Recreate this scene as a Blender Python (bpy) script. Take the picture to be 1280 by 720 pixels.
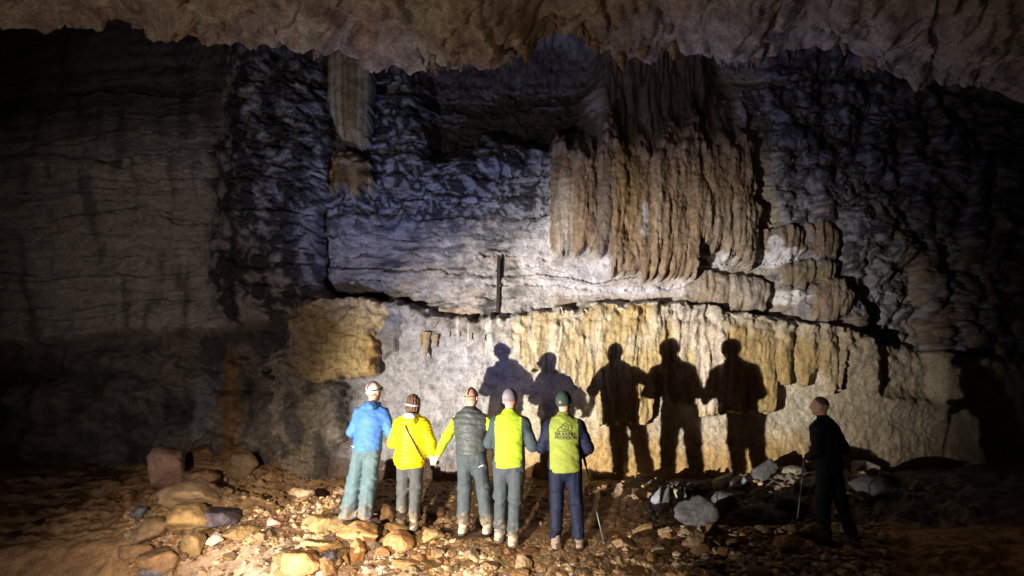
import bpy, math, random
import numpy as np
from mathutils import Vector, Matrix

for _o in list(bpy.data.objects):
    bpy.data.objects.remove(_o)
S = bpy.context.scene
COL = S.collection
f32 = np.float32

# ------------------------------------------------------------------ camera
F = 720.0
PITCH = math.radians(11.0)
CAMZ = 1.6
cam_d = bpy.data.cameras.new('camera')
cam = bpy.data.objects.new('camera', cam_d)
COL.objects.link(cam)
cam.location = (0, 0, CAMZ)
cam.rotation_euler = (math.radians(90) + PITCH, 0, 0)
cam_d.sensor_width = 36.0
cam_d.lens = 36.0 * F / 1280.0
cam_d.clip_start = 0.05
cam_d.clip_end = 200
S.camera = cam

# ------------------------------------------------------------------ world, lamps, exposure
W = bpy.data.worlds.new('World')
S.world = W
W.use_nodes = True
bg = W.node_tree.nodes['Background']
bg.inputs[0].default_value = (0.45, 0.42, 0.55, 1)      # no daylight reaches the chamber
bg.inputs[1].default_value = 0.007
S.view_settings.view_transform = 'Standard'
S.view_settings.look = 'None'
S.view_settings.exposure = 0.0
S.view_settings.gamma = 1.0
S.render.engine = 'CYCLES'
S.cycles.use_denoising = True
S.cycles.max_bounces = 4
S.cycles.diffuse_bounces = 3
S.cycles.sample_clamp_indirect = 4.0


def spot(name, loc, target, watts, color, angle, blend, radius):
    d = bpy.data.lights.new(name, 'SPOT')
    d.energy = watts
    d.color = color
    d.spot_size = math.radians(angle)
    d.spot_blend = blend
    d.shadow_soft_size = radius
    o = bpy.data.objects.new(name, d)
    COL.objects.link(o)
    o.location = loc
    o.rotation_euler = (Vector(target) - Vector(loc)).to_track_quat('-Z', 'Y').to_euler()
    return o


TORCH = (-6.1, -0.05, -0.27)
# the hand torch held low on the left that throws the shadows, and the wide spill around its beam
spot('torch_beam', TORCH, (0.95, 9.4, 1.55), 14500, (1.0, 0.93, 0.78), 39, 1.0, 0.035)
spot('torch_spill', (TORCH[0] + .06, TORCH[1], TORCH[2] + .08), (-2.1, 8.0, 4.2), 480, (1.0, 0.90, 0.82), 94, 0.9, 0.10)
# added fill lamp near the camera, brightens the floor
spot('floor_fill_lamp', (-1.5, -0.5, 1.85), (-1.7, 5.1, -0.95), 4300, (1.0, 0.77, 0.55), 61, 1.0, 0.05)


# ------------------------------------------------------------------ picture geometry helpers
cp, sp = math.cos(PITCH), math.sin(PITCH)


def at(u, v, y):
    du = (u - 640.0) / F
    dv = (360.0 - v) / F
    yy = cp - dv * sp
    return du / yy * y, y, CAMZ + (sp + dv * cp) / yy * y


def to_px(X, Y, Z):
    zz = Z - CAMZ
    depth = Y * cp + zz * sp
    up = -Y * sp + zz * cp
    return 640.0 + F * X / depth, 360.0 - F * up / depth


# ------------------------------------------------------------------ noise
_rng = np.random.RandomState(7)
PERM = _rng.permutation(256).astype(np.int32)
PERM = np.concatenate([PERM, PERM, PERM])
G2 = np.stack([np.cos(np.arange(256) * 2.399963), np.sin(np.arange(256) * 2.399963)], 1).astype(f32)
_g3 = _rng.normal(size=(256, 3))
G3 = (_g3 / np.linalg.norm(_g3, axis=1)[:, None]).astype(f32)
RND = _rng.rand(256, 4).astype(f32)


def _fade(t):
    return t * t * t * (t * (t * 6 - 15) + 10)


def pn2(x, y, seed=0):
    x = np.asarray(x, f32) + f32(seed * 17.31); y = np.asarray(y, f32) + f32(seed * 9.77)
    xi = np.floor(x); yi = np.floor(y)
    fx = x - xi; fy = y - yi
    ix = xi.astype(np.int32) & 255; iy = yi.astype(np.int32) & 255

    def g(dx, dy):
        h = PERM[PERM[(ix + dx) & 255] + ((iy + dy) & 255)]
        v = G2[h]
        return v[..., 0] * (fx - dx) + v[..., 1] * (fy - dy)
    u = _fade(fx); w = _fade(fy)
    a = g(0, 0); b = g(1, 0); c = g(0, 1); d = g(1, 1)
    return (a + (b - a) * u) * (1 - w) + (c + (d - c) * u) * w


def fbm2(x, y, octv=4, seed=0, gain=0.5, ridged=False):
    s = 0; amp = 1.0; t = 0.0
    for o in range(octv):
        n = pn2(x * 2.03 ** o, y * 2.03 ** o, seed + o * 3)
        if ridged:
            n = 1.0 - np.abs(n) * 2.4
        s = s + amp * n; t += amp; amp *= gain
    return s / t * (1.0 if ridged else 1.6)


def pn3(P, seed=0):
    P = P.astype(f32) + f32(seed * 13.17)
    pi = np.floor(P); fr = P - pi
    I = pi.astype(np.int32) & 255
    u = _fade(fr)
    out = 0
    for dx in (0, 1):
        wx = u[:, 0] if dx else 1 - u[:, 0]
        hx = PERM[(I[:, 0] + dx) & 255]
        for dy in (0, 1):
            wy = u[:, 1] if dy else 1 - u[:, 1]
            hy = PERM[hx + ((I[:, 1] + dy) & 255)]
            for dz in (0, 1):
                wz = u[:, 2] if dz else 1 - u[:, 2]
                g = G3[PERM[hy + ((I[:, 2] + dz) & 255)]]
                out = out + wx * wy * wz * (g[:, 0] * (fr[:, 0] - dx) + g[:, 1] * (fr[:, 1] - dy) + g[:, 2] * (fr[:, 2] - dz))
    return out


def worley2(x, y, seed=0):
    x = np.asarray(x, f32) + f32(seed * 5.3); y = np.asarray(y, f32) + f32(seed * 3.1)
    xi = np.floor(x).astype(np.int32); yi = np.floor(y).astype(np.int32)
    f1 = np.full(x.shape, 9, f32); f2 = np.full(x.shape, 9, f32); idv = np.zeros(x.shape, f32)
    for dx in (-1, 0, 1):
        for dy in (-1, 0, 1):
            h = PERM[PERM[(xi + dx) & 255] + ((yi + dy) & 255)]
            px_ = xi + dx + 0.1 + 0.8 * RND[h, 0]; py_ = yi + dy + 0.1 + 0.8 * RND[h, 1]
            d = np.sqrt((px_ - x) ** 2 + (py_ - y) ** 2)
            near = d < f1
            f2 = np.where(near, f1, np.minimum(f2, d))
            idv = np.where(near, RND[h, 2], idv)
            f1 = np.where(near, d, f1)
    return f1, f2, idv


def cells1(x, seed=0):
    """one row of jittered columns: distance to the nearest centre (0..~.6), its random id, the width to the second"""
    x = np.asarray(x, f32)
    xi = np.floor(x).astype(np.int32)
    f1 = np.full(x.shape, 9, f32); f2 = np.full(x.shape, 9, f32); a = np.zeros(x.shape, f32); b = np.zeros(x.shape, f32)
    for dx in (-1, 0, 1):
        h = PERM[PERM[(xi + dx) & 255] + seed]
        d = np.abs(xi + dx + 0.15 + 0.7 * RND[h, 0] - x)
        near = d < f1
        f2 = np.where(near, f1, np.minimum(f2, d))
        a = np.where(near, RND[h, 1], a); b = np.where(near, RND[h, 2], b)
        f1 = np.where(near, d, f1)
    return f1, f2, a, b


def ss(a, b, x):
    t = np.clip((x - a) / (b - a), 0, 1)
    return t * t * (3 - 2 * t)


def poly_sd(U, V, pts):
    """signed distance to a polygon, positive inside"""
    pts = np.asarray(pts, f32)
    best = np.full(U.shape, 1e9, f32); inside = np.zeros(U.shape, bool)
    n = len(pts)
    for i in range(n):
        ax, ay = pts[i]; bx, by = pts[(i + 1) % n]
        ex, ey = bx - ax, by - ay
        t = np.clip(((U - ax) * ex + (V - ay) * ey) / (ex * ex + ey * ey), 0, 1)
        best = np.minimum(best, (U - ax - t * ex) ** 2 + (V - ay - t * ey) ** 2)
        c = ((ay > V) != (by > V)) & (U < (bx - ax) * (V - ay) / (by - ay + 1e-9) + ax)
        inside ^= c
    d = np.sqrt(best)
    return np.where(inside, d, -d)


def line_d(U, V, pts):
    best = np.full(U.shape, 1e9, f32)
    for (ax, ay), (bx, by) in zip(pts[:-1], pts[1:]):
        ex, ey = bx - ax, by - ay
        t = np.clip(((U - ax) * ex + (V - ay) * ey) / (ex * ex + ey * ey), 0, 1)
        best = np.minimum(best, (U - ax - t * ex) ** 2 + (V - ay - t * ey) ** 2)
    return np.sqrt(best)


def itp(x, pts):
    return np.interp(x, [p[0] for p in pts], [p[1] for p in pts]).astype(f32)


def mixc(c, col, m):
    m = np.clip(m, 0, 1)[..., None]
    return c * (1 - m) + np.asarray(col, f32) * m


# ------------------------------------------------------------------ mesh and object helpers
def mesh_np(name, verts, faces, cols=None, smooth=True, mat=None):
    verts = np.asarray(verts, f32); faces = np.asarray(faces, np.int32)
    me = bpy.data.meshes.new(name)
    k = faces.shape[1]
    me.vertices.add(len(verts)); me.vertices.foreach_set('co', verts.ravel())
    me.loops.add(faces.size); me.loops.foreach_set('vertex_index', faces.ravel())
    me.polygons.add(len(faces))
    me.polygons.foreach_set('loop_start', np.arange(0, faces.size, k, dtype=np.int32))
    me.polygons.foreach_set('use_smooth', np.full(len(faces), smooth, bool))
    me.update(calc_edges=True)
    if cols is not None:
        at_ = me.attributes.new('pigment', 'FLOAT_COLOR', 'POINT')
        c = np.ones((len(verts), 4), f32); c[:, :3] = cols
        at_.data.foreach_set('color', c.ravel())
    if mat:
        me.materials.append(mat)
    return me


def link(name, me, parent=None, loc=None, rot=None, scale=None):
    o = bpy.data.objects.new(name, me)
    COL.objects.link(o)
    if parent: o.parent = parent
    if loc is not None: o.location = loc
    if rot is not None: o.rotation_euler = rot
    if scale is not None: o.scale = scale
    return o


def tag(o, label=None, cat=None, group=None, kind=None):
    if label: o['label'] = label
    if cat: o['category'] = cat
    if group: o['group'] = group
    if kind: o['kind'] = kind
    return o


def submesh(verts, faces, cols, sel):
    fs = faces[sel]
    used, inv = np.unique(fs, return_inverse=True)
    return verts[used], inv.reshape(fs.shape), (cols[used] if cols is not None else None)


def grid_faces(nr, nc):
    i = np.arange(nr * nc).reshape(nr, nc)
    return np.stack([i[:-1, :-1], i[:-1, 1:], i[1:, 1:], i[1:, :-1]], -1).reshape(-1, 4)


# ------------------------------------------------------------------ materials
def nt(name):
    m = bpy.data.materials.new(name); m.use_nodes = True
    t = m.node_tree
    return m, t, t.nodes['Principled BSDF'], t.nodes.new, t.links.new


def rock_mat(name, base=None, rough=0.8, spec=0.25, bump=0.5, bscale=26.0, var=0.35, fleck=0.25, dist=0.012):
    """stone: pigment attribute (or a plain colour) broken up by noise, with fine relief"""
    m, t, B, N, L = nt(name)
    tc = N('ShaderNodeTexCoord')
    if base is None:
        src = N('ShaderNodeAttribute'); src.attribute_name = 'pigment'; csock = src.outputs['Color']
    else:
        src = N('ShaderNodeRGB'); src.outputs[0].default_value = (*base, 1); csock = src.outputs[0]
        oi = N('ShaderNodeObjectInfo')
        hs = N('ShaderNodeHueSaturation')
        mr0 = N('ShaderNodeMapRange'); mr0.inputs[3].default_value = 0.7; mr0.inputs[4].default_value = 1.25
        L(oi.outputs['Random'], mr0.inputs[0]); L(mr0.outputs[0], hs.inputs['Value']); L(csock, hs.inputs['Color'])
        csock = hs.outputs[0]
    n1 = N('ShaderNodeTexNoise'); n1.inputs['Scale'].default_value = bscale * .22; n1.inputs['Detail'].default_value = 6
    n1.inputs['Roughness'].default_value = .62
    n2 = N('ShaderNodeTexNoise'); n2.inputs['Scale'].default_value = bscale; n2.inputs['Detail'].default_value = 5
    n2.inputs['Roughness'].default_value = .7
    L(tc.outputs['Object'], n1.inputs['Vector']); L(tc.outputs['Object'], n2.inputs['Vector'])
    r1 = N('ShaderNodeMapRange'); r1.inputs[1].default_value = .3; r1.inputs[2].default_value = .7
    r1.inputs[3].default_value = 1 - var; r1.inputs[4].default_value = 1 + var
    L(n1.outputs['Fac'], r1.inputs[0])
    r2 = N('ShaderNodeMapRange'); r2.inputs[1].default_value = .3; r2.inputs[2].default_value = .7
    r2.inputs[3].default_value = 1 - fleck; r2.inputs[4].default_value = 1 + fleck
    L(n2.outputs['Fac'], r2.inputs[0])
    mu = N('ShaderNodeMath'); mu.operation = 'MULTIPLY'; L(r1.outputs[0], mu.inputs[0]); L(r2.outputs[0], mu.inputs[1])
    vm = N('ShaderNodeVectorMath'); vm.operation = 'SCALE'; L(csock, vm.inputs[0]); L(mu.outputs[0], vm.inputs['Scale'])
    L(vm.outputs[0], B.inputs['Base Color'])
    B.inputs['Roughness'].default_value = rough
    B.inputs['Specular IOR Level'].default_value = spec
    b = N('ShaderNodeBump'); b.inputs['Strength'].default_value = bump; b.inputs['Distance'].default_value = dist
    ad = N('ShaderNodeMath'); ad.operation = 'MULTIPLY_ADD'; ad.inputs[1].default_value = .6
    L(n2.outputs['Fac'], ad.inputs[0]); L(n1.outputs['Fac'], ad.inputs[2])
    L(ad.outputs[0], b.inputs['Height']); L(b.outputs[0], B.inputs['Normal'])
    return m


def cloth_mat(name, col, rough=0.75, weave=220.0, var=0.10, sheen=0.0, crease=0.85, mud=False):
    m, t, B, N, L = nt(name)
    tc = N('ShaderNodeTexCoord')
    n = N('ShaderNodeTexNoise'); n.inputs['Scale'].default_value = 14; n.inputs['Detail'].default_value = 4
    L(tc.outputs['Object'], n.inputs['Vector'])
    r = N('ShaderNodeMapRange'); r.inputs[1].default_value = .3; r.inputs[2].default_value = .7
    r.inputs[3].default_value = 1 - var; r.inputs[4].default_value = 1 + var
    L(n.outputs['Fac'], r.inputs[0])
    vm = N('ShaderNodeVectorMath'); vm.operation = 'SCALE'; vm.inputs[0].default_value = col
    L(r.outputs[0], vm.inputs['Scale']); L(vm.outputs[0], B.inputs['Base Color'])
    if mud:
        sx = N('ShaderNodeSeparateXYZ'); L(tc.outputs['Object'], sx.inputs[0])
        mn = N('ShaderNodeTexNoise'); mn.inputs['Scale'].default_value = 17; mn.inputs['Detail'].default_value = 5
        L(tc.outputs['Object'], mn.inputs['Vector'])
        a_ = N('ShaderNodeMath'); a_.operation = 'MULTIPLY_ADD'; a_.inputs[1].default_value = -1.3; L(sx.outputs[2], a_.inputs[0]); L(mn.outputs['Fac'], a_.inputs[2])
        mr = N('ShaderNodeMapRange'); mr.inputs[1].default_value = .18; mr.inputs[2].default_value = .42; mr.inputs[4].default_value = .8; L(a_.outputs[0], mr.inputs[0])
        mx = N('ShaderNodeMix'); mx.data_type = 'RGBA'; mx.inputs[7].default_value = (.20, .135, .08, 1)
        L(mr.outputs[0], mx.inputs[0]); L(vm.outputs[0], mx.inputs[6]); L(mx.outputs[2], B.inputs['Base Color'])
    w = N('ShaderNodeTexNoise'); w.inputs['Scale'].default_value = weave; w.inputs['Detail'].default_value = 2
    L(tc.outputs['Object'], w.inputs['Vector'])
    cm = N('ShaderNodeMapping'); cm.inputs['Scale'].default_value = (1.0, 1.0, 1.9); cm.inputs['Rotation'].default_value = (0, .35, 0)
    L(tc.outputs['Object'], cm.inputs['Vector'])
    cr = N('ShaderNodeTexNoise'); cr.inputs['Scale'].default_value = 7.5; cr.inputs['Detail'].default_value = 3; cr.inputs['Distortion'].default_value = .8
    cr.noise_type = 'RIDGED_MULTIFRACTAL'
    L(cm.outputs[0], cr.inputs['Vector'])
    b0 = N('ShaderNodeBump'); b0.inputs['Strength'].default_value = crease; b0.inputs['Distance'].default_value = .012
    L(cr.outputs['Fac'], b0.inputs['Height'])
    b = N('ShaderNodeBump'); b.inputs['Strength'].default_value = .25; b.inputs['Distance'].default_value = .003
    L(b0.outputs[0], b.inputs['Normal'])
    L(w.outputs['Fac'], b.inputs['Height']); L(b.outputs[0], B.inputs['Normal'])
    B.inputs['Roughness'].default_value = rough
    B.inputs['Specular IOR Level'].default_value = .2
    B.inputs['Sheen Weight'].default_value = sheen
    return m


def plain_mat(name, col, rough=.5, metal=0.0):
    m, t, B, N, L = nt(name)
    tc = N('ShaderNodeTexCoord'); n = N('ShaderNodeTexNoise'); n.inputs['Scale'].default_value = 40
    L(tc.outputs['Object'], n.inputs['Vector'])
    r = N('ShaderNodeMapRange'); r.inputs[3].default_value = .75; r.inputs[4].default_value = 1.25
    L(n.outputs['Fac'], r.inputs[0])
    vm = N('ShaderNodeVectorMath'); vm.operation = 'SCALE'; vm.inputs[0].default_value = col
    L(r.outputs[0], vm.inputs['Scale']); L(vm.outputs[0], B.inputs['Base Color'])
    B.inputs['Roughness'].default_value = rough; B.inputs['Metallic'].default_value = metal
    return m


M_WALL = rock_mat('cave_rock', rough=.72, spec=.3, bump=1.0, bscale=30, var=.32, fleck=.38, dist=.034)
M_CEIL = rock_mat('ceiling_rock', rough=.85, bump=1.0, bscale=24, var=.42, fleck=.42, dist=.035)
M_GROUND = rock_mat('cave_earth', rough=.9, bump=.9, bscale=38, var=.35, fleck=.4)

# pigments (linear albedo)
PALE = (.50, .455, .405); LILAC = (.43, .415, .465); GREY = (.30, .285, .27); OCHRE = (.40, .245, .085)
YELLOW = (.50, .335, .115); BROWN = (.22, .135, .075); BLACK = (.018, .017, .018); TAN = (.40, .30, .19)
PINK = (.46, .36, .30); WHITE = (.62, .59, .56); BLUEGREY = (.25, .27, .34)


# ================================================================== CAVE WALL
LEDGE = [(0, 425), (160, 412), (300, 410), (350, 402), (380, 380), (400, 374), (440, 371), (480, 373), (505, 380), (545, 392), (600, 398),
         (640, 396), (665, 390), (720, 384), (760, 378), (850, 378), (900, 386), (960, 393), (1010, 402), (1060, 416), (1120, 430), (1280, 450)]
DRAPE_LOW = [(600, 400), (640, 425), (655, 462), (712, 468), (716, 478), (742, 498), (746, 532), (806, 528), (813, 518), (817, 466), (827, 468),
             (831, 500), (868, 505), (872, 518), (905, 520), (962, 518), (966, 484), (1000, 481), (1005, 468), (1026, 474), (1032, 496), (1042, 492),
             (1048, 430), (1090, 400)]
DRAPE_UP = [(680, 200), (688, 322), (761, 320), (764, 346), (830, 350), (866, 350), (868, 312), (884, 312), (888, 316), (938, 338), (944, 310), (955, 290), (960, 200)]


def make_wall():
    xf = np.arange(-6.9, 6.9, .021)
    xs = np.concatenate([np.arange(-24, -9, .25), np.arange(-9, -6.9, .07), xf, np.arange(6.9, 9, .07), np.arange(9, 24, .25)]).astype(f32)
    zs = np.concatenate([np.arange(-.5, 7.6, .021), np.arange(7.6, 10.6, .06)]).astype(f32)
    X, Z = np.meshgrid(xs, zs)
    U, V = to_px(X, np.full_like(X, 9.5), Z)
    U = U.astype(f32); V = V.astype(f32)
    wu = fbm2(U / 46, V / 46, 3, 1); wv = fbm2(U / 46, V / 46, 3, 5)
    Uw = U + wu * 8 + pn2(U / 12, V / 12, 7) * 5; Vw = V + wv * 8 + pn2(U / 12, V / 12, 8) * 5
    fineN = fbm2(U / 9, V / 9, 3, 11)
    midN = fbm2(U / 34, V / 34, 4, 13)
    bigN = fbm2(U / 120, V / 110, 3, 17)

    VL = itp(Uw, LEDGE)
    t = Vw - VL + fineN * 4
    low = ss(-5, 7, t)
    col = np.zeros(U.shape + (3,), f32) + np.asarray(PALE, f32)
    d = np.zeros(U.shape, f32)

    # ---- upper wall: bedded limestone -------------------------------------------------
    bedw = fbm2(U / 150, V / 40, 3, 21) * 26 + fineN * 3
    f1, f2, ida, idb = cells1((V + bedw) / 21.0, 3)
    crack = ss(.10, .0, f2 - f1)
    cmask = ss(-.10, .25, fbm2(U / 70, V / 22, 3, 25))
    bed = (ida - .5) * .10 - crack * cmask * .10
    f1, f2, idc, idd = cells1((V + bedw * .6 + midN * 8) / 7.5, 9)
    bed2 = (idc - .5) * .035 - ss(.16, 0, f2 - f1) * ss(0, .3, fbm2(U / 40, V / 14, 3, 27)) * .05
    up = .02 + bed + bed2 + midN * .05 + bigN * .12 + fineN * .012
    # leans back high up, under the roof
    up = up - ss(230, 30, V) * .35
    # mottled blackened zone, upper centre-left
    mz = ss(330, 250, V + midN * 40) * ss(300, 330, U) * ss(760, 680, U + midN * 40)
    rid = fbm2(U / 21 + wu * .9 + wv * .5, V / 19 + wv * .9, 4, 31, ridged=True, gain=.6)
    up = up + mz * (rid - .55) * .10
    # hollow niche, dark, upper centre
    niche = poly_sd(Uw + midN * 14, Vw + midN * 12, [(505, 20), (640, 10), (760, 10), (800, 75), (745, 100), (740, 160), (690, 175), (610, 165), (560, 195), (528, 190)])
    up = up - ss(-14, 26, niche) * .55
    d = up.copy()

    # colours of the upper wall
    c_up = np.zeros_like(col) + np.asarray((.34, .295, .25), f32)
    c_up = mixc(c_up, (.40, .37, .37), ss(-.2, .4, bigN) * .9)
    c_up = mixc(c_up, (.34, .215, .12), ss(.15, .5, fbm2(U / 60, V / 45, 3, 41)) * .55 * ss(200, 280, V))
    streak = fbm2(U / 40, V / 9, 4, 43)
    c_up = mixc(c_up, (.16, .145, .14), ss(-.1, .3, fbm2(U / 22, V / 15, 4, 48)) * .55 * ss(400, 430, U) * ss(690, 640, U))
    c_up = mixc(c_up, BLACK, ss(.04, .36, streak + (.12 if True else 0) * ss(330, 250, V)) * .85 * ss(395, 330, V + midN * 10) * ss(400, 420, U) * ss(700, 640, U))
    c_up = mixc(c_up, BLACK, ss(.02, .30, fbm2(U / 34, V / 12, 4, 44)) * ss(352, 378, Vw) * .8 * ss(415, 440, U) * ss(690, 600, U))
    c_up = mixc(c_up, (.27, .29, .35), mz * .75)
    c_up = mixc(c_up, BLACK, mz * ss(.50, .72, rid + fbm2(U / 70, V / 70, 3, 45) * .25) * .93)
    c_up = mixc(c_up, (.075, .062, .055), ss(-10, 22, niche) * .8)  # shade of the niche under the roof painted into its colour
    whiteband = poly_sd(Uw, Vw, [(655, 290), (690, 275), (690, 326), (762, 322), (766, 352), (868, 356), (868, 372), (760, 366), (700, 372), (650, 350), (640, 310)])
    c_up = mixc(c_up, (.56, .53, .57), ss(-8, 8, whiteband) * .9)

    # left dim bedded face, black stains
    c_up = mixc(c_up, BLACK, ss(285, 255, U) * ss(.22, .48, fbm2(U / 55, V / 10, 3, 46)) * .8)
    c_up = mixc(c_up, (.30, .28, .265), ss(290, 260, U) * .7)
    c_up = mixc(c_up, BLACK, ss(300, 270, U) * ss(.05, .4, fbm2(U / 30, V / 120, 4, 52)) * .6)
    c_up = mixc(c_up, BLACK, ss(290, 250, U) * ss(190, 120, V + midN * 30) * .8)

    # big dark block left of the fluted column
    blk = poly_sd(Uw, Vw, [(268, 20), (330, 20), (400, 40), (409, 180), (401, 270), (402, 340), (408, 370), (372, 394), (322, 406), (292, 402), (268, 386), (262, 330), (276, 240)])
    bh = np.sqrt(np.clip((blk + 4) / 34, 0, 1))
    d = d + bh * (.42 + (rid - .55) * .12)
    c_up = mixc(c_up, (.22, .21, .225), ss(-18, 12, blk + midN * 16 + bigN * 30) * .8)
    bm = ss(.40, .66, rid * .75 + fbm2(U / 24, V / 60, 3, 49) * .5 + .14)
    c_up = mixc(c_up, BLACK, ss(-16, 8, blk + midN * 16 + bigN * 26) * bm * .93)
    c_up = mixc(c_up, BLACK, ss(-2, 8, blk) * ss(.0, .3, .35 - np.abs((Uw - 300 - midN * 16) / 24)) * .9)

    # pale fluted column and ochre block under it
    reg = {}

    def flutes(Ux, spacing, seed, amp, vs=0):
        a1, a2, i1, i2 = cells1((Ux + vs) / spacing, seed)
        prof = np.sqrt(np.clip(1 - (a1 / .62) ** 2, 0, 1))
        return prof * amp, i1, i2, ss(.13, 0, a2 - a1)

    vs = fbm2(U / 60, V / 120, 2, 51) * 9

    def billow(w, ln, seed, warp=6.0):
        q = fbm2(U / (w * 2.2), V / (ln * .7), 2, seed + 1) * warp
        return np.clip(np.abs(pn2((U + q) / w, V / ln, seed)) * 2.2, 0, 1)
    bA = billow(34, 330, 101, 16); bB = billow(13, 120, 103, 7); bC = billow(5.5, 48, 105, 4); bD = billow(3.2, 9, 107, 2)
    we1, we2, wei = worley2((U + vs + pn2(U / 16, V / 30, 9) * 6) / 19, (V + wv * 16) / 70, 27)
    dome = np.sqrt(np.clip(1 - (we1 / .75) ** 2, 0, 1))
    s1 = poly_sd(Uw * .4 + U * .6, Vw * .5 + V * .5, [(413, 50), (464, 50), (465, 120), (463, 178), (455, 194), (448, 184), (437, 182), (424, 172), (412, 130)])
    fl, i1, i2, cr = flutes(U + fineN * 1.0, 8.5, 7, .085, vs * .4)
    m1 = (s1 + fineN * 2.5 > 0) & (V < 170 + i2 * 30 + ss(440, 462, U) * 14)
    d = np.where(m1, .32 * np.sqrt(np.clip(s1 / 24, 0, 1)) + .12 + fl + fineN * .01, d)
    k = np.zeros_like(col) + np.asarray((.36, .33, .23), f32)
    k = mixc(k, (.24, .165, .07), ss(.35, .6, i1) * .75); k = mixc(k, (.42, .41, .36), ss(.75, .85, i2) * .6); k = mixc(k, (.08, .06, .04), cr * .6)
    c_up = np.where(m1[..., None], k, c_up)
    reg['flowstone_column'] = m1
    s2 = poly_sd(Uw + fineN * 2, Vw, [(416, 200), (426, 190), (444, 193), (461, 205), (464, 230), (460, 262), (418, 262), (413, 232)])
    fl, i1, i2, cr = flutes(U + fineN, 10, 17, .05, vs * .3)
    m2 = (s2 > 0) & (V < 232 + i1 * 26 + fineN * 4)
    w1, w2, wi = worley2(U / 13, V / 7, 2)
    knob = ss(222, 208, V)
    d = np.where(m2, .24 * np.sqrt(np.clip(s2 / 14, 0, 1)) + .12 + fl * (1 - knob) + knob * (.10 - w1 * .09), d)
    k = np.zeros_like(col) + np.asarray((.27, .185, .075), f32)
    k = mixc(k, (.38, .32, .2), ss(.5, .7, i1) * .7); k = mixc(k, (.13, .08, .035), ss(.5, .75, i2) * .7); k = mixc(k, (.05, .04, .03), cr * .8); k = mixc(k, (.30, .24, .15), knob * .6)
    k = mixc(k, (.05, .04, .03), knob * ss(.10, .0, w2 - w1))
    c_up = np.where(m2[..., None], k, c_up)
    reg['flowstone_block'] = m2

    # vertical fissure beside the block, running into the ledge crack
    fis = line_d(Uw, Vw, [(401, 262), (400, 300), (403, 340), (414, 360), (436, 371), (480, 372)])
    d = d - ss(5.5, 1.5, fis) * .32
    c_up = mixc(c_up, BLACK, ss(5, 1.5, fis) * .5)

    # brown streaked apron above the great drapery
    ap = ss(735, 765, Uw) * ss(925, 885, Uw + (V - 120) * -.25) * ss(205, 170, Vw)
    i1 = np.clip(pn2(U / 14, V / 150, 29) + .5, 0, 1); cr = ss(.2, 0, bB)
    d = d * (1 - ap) + ap * (bA * .10 + bB * .06 + bC * .03 - .05 + ss(80, 200, V) * .12)
    kap = mixc(np.zeros_like(col) + np.asarray((.20, .14, .085), f32), (.06, .045, .035), i1 * .8)
    kap = mixc(kap, BLACK, cr * .8)
    c_up = c_up * (1 - ap[..., None]) + kap * ap[..., None]

    # ---- great flowstone drapery ------------------------------------------------------
    fl2, i1, i2, cr2 = flutes(U + fineN * 2 + vs * .5, 7.6, 37, .045)
    j1 = pn2(U / 22, U * 0, 33) + .5
    bottom = itp(U + fineN * 2, DRAPE_UP) + (i1 - .5) * 7 + fineN * 5 - (1 - bB) * 7 + pn2(U / 19, U * 0, 39) * 11
    top = 186 + (j1 - .5) * 80 - bA * 34 + (bB - .4) * 26
    left = 688 + fineN * 2
    right = 944 + (V - 250) * .06 + wu * 16 + fineN * 3
    side = np.minimum(U - left, right - U)
    inside = (V < bottom) & (side > 0) & (V > top - 40)
    body = .05 + .08 * ss(170, 300, V) + bA * .07 + bB * .042 + bC * .036 + bD * .028 + dome * .11 * ss(700, 730, U) + fineN * .015
    body = body + np.sqrt(np.clip(side / 16, 0, 1)) * .12 - .12 + .16 * np.sqrt(np.clip(1 - ((U - 815) / 140) ** 2, 0, 1)) * ss(150, 250, V)
    knobs1, knobs2, kid = worley2(U / 15, V / 17, 5)
    kn = ss(210, 185, V - (j1 - .5) * 30)
    body = body + kn * (.14 - knobs1 * .18)
    vcr = np.clip(ss(.20, .0, bB) + ss(.12, 0, bA), 0, 1)
    body = body * (.50 + .50 * np.sqrt(np.clip((bottom - V) / 16, 0, 1)))
    edge_fade = ss(top - 30, top + 20, V)
    d = np.where(inside, d * (1 - edge_fade) + np.maximum(body, d) * edge_fade, d)
    k = np.zeros_like(col) + np.asarray((.285, .195, .118), f32)
    k = mixc(k, (.17, .10, .05), ss(.0, .45, fbm2(U / 9, V / 140, 3, 111)) * .8)
    k = mixc(k, (.37, .28, .20), ss(.05, .5, fbm2(U / 11, V / 110, 3, 113)) * .7)
    k = mixc(k, (.16, .11, .07), ss(.55, .1, bC) * .35)
    k = mixc(k, (.13, .105, .085), ss(735, 745, U + vs) * ss(770, 757, U + vs) * .75 * ss(215, 235, V))
    k = mixc(k, (.42, .37, .31), ss(14, 5, np.abs(U - 703 - vs * .3)) * ss(210, 250, V) * .8)
    k = mixc(k, (.27, .165, .055), ss(26, 8, np.abs(U - 782 + vs)) * ss(330, 250, V) * .7)
    k = mixc(k, (.29, .24, .19), ss(868, 885, U) * ss(250, 270, V) * .5)
    k = mixc(k, (.60, .60, .60), ss(5, 2, np.abs(U - 801 - fineN * 2 - (V - 280) * -.03)) * ss(258, 268, V) * ss(306, 296, V) * .9)
    k = mixc(k, (.05, .038, .028), vcr * .4)
    c_up = np.where((inside & (V > top))[..., None], k * (1 - 0) , c_up)
    dm = inside & (V > top - 6)
    reg['flowstone_curtain'] = dm & (U < 762)
    reg['flowstone_curtain.b'] = dm & (U >= 762) & (U < 868)
    reg['flowstone_curtain.c'] = dm & (U >= 868)

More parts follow.
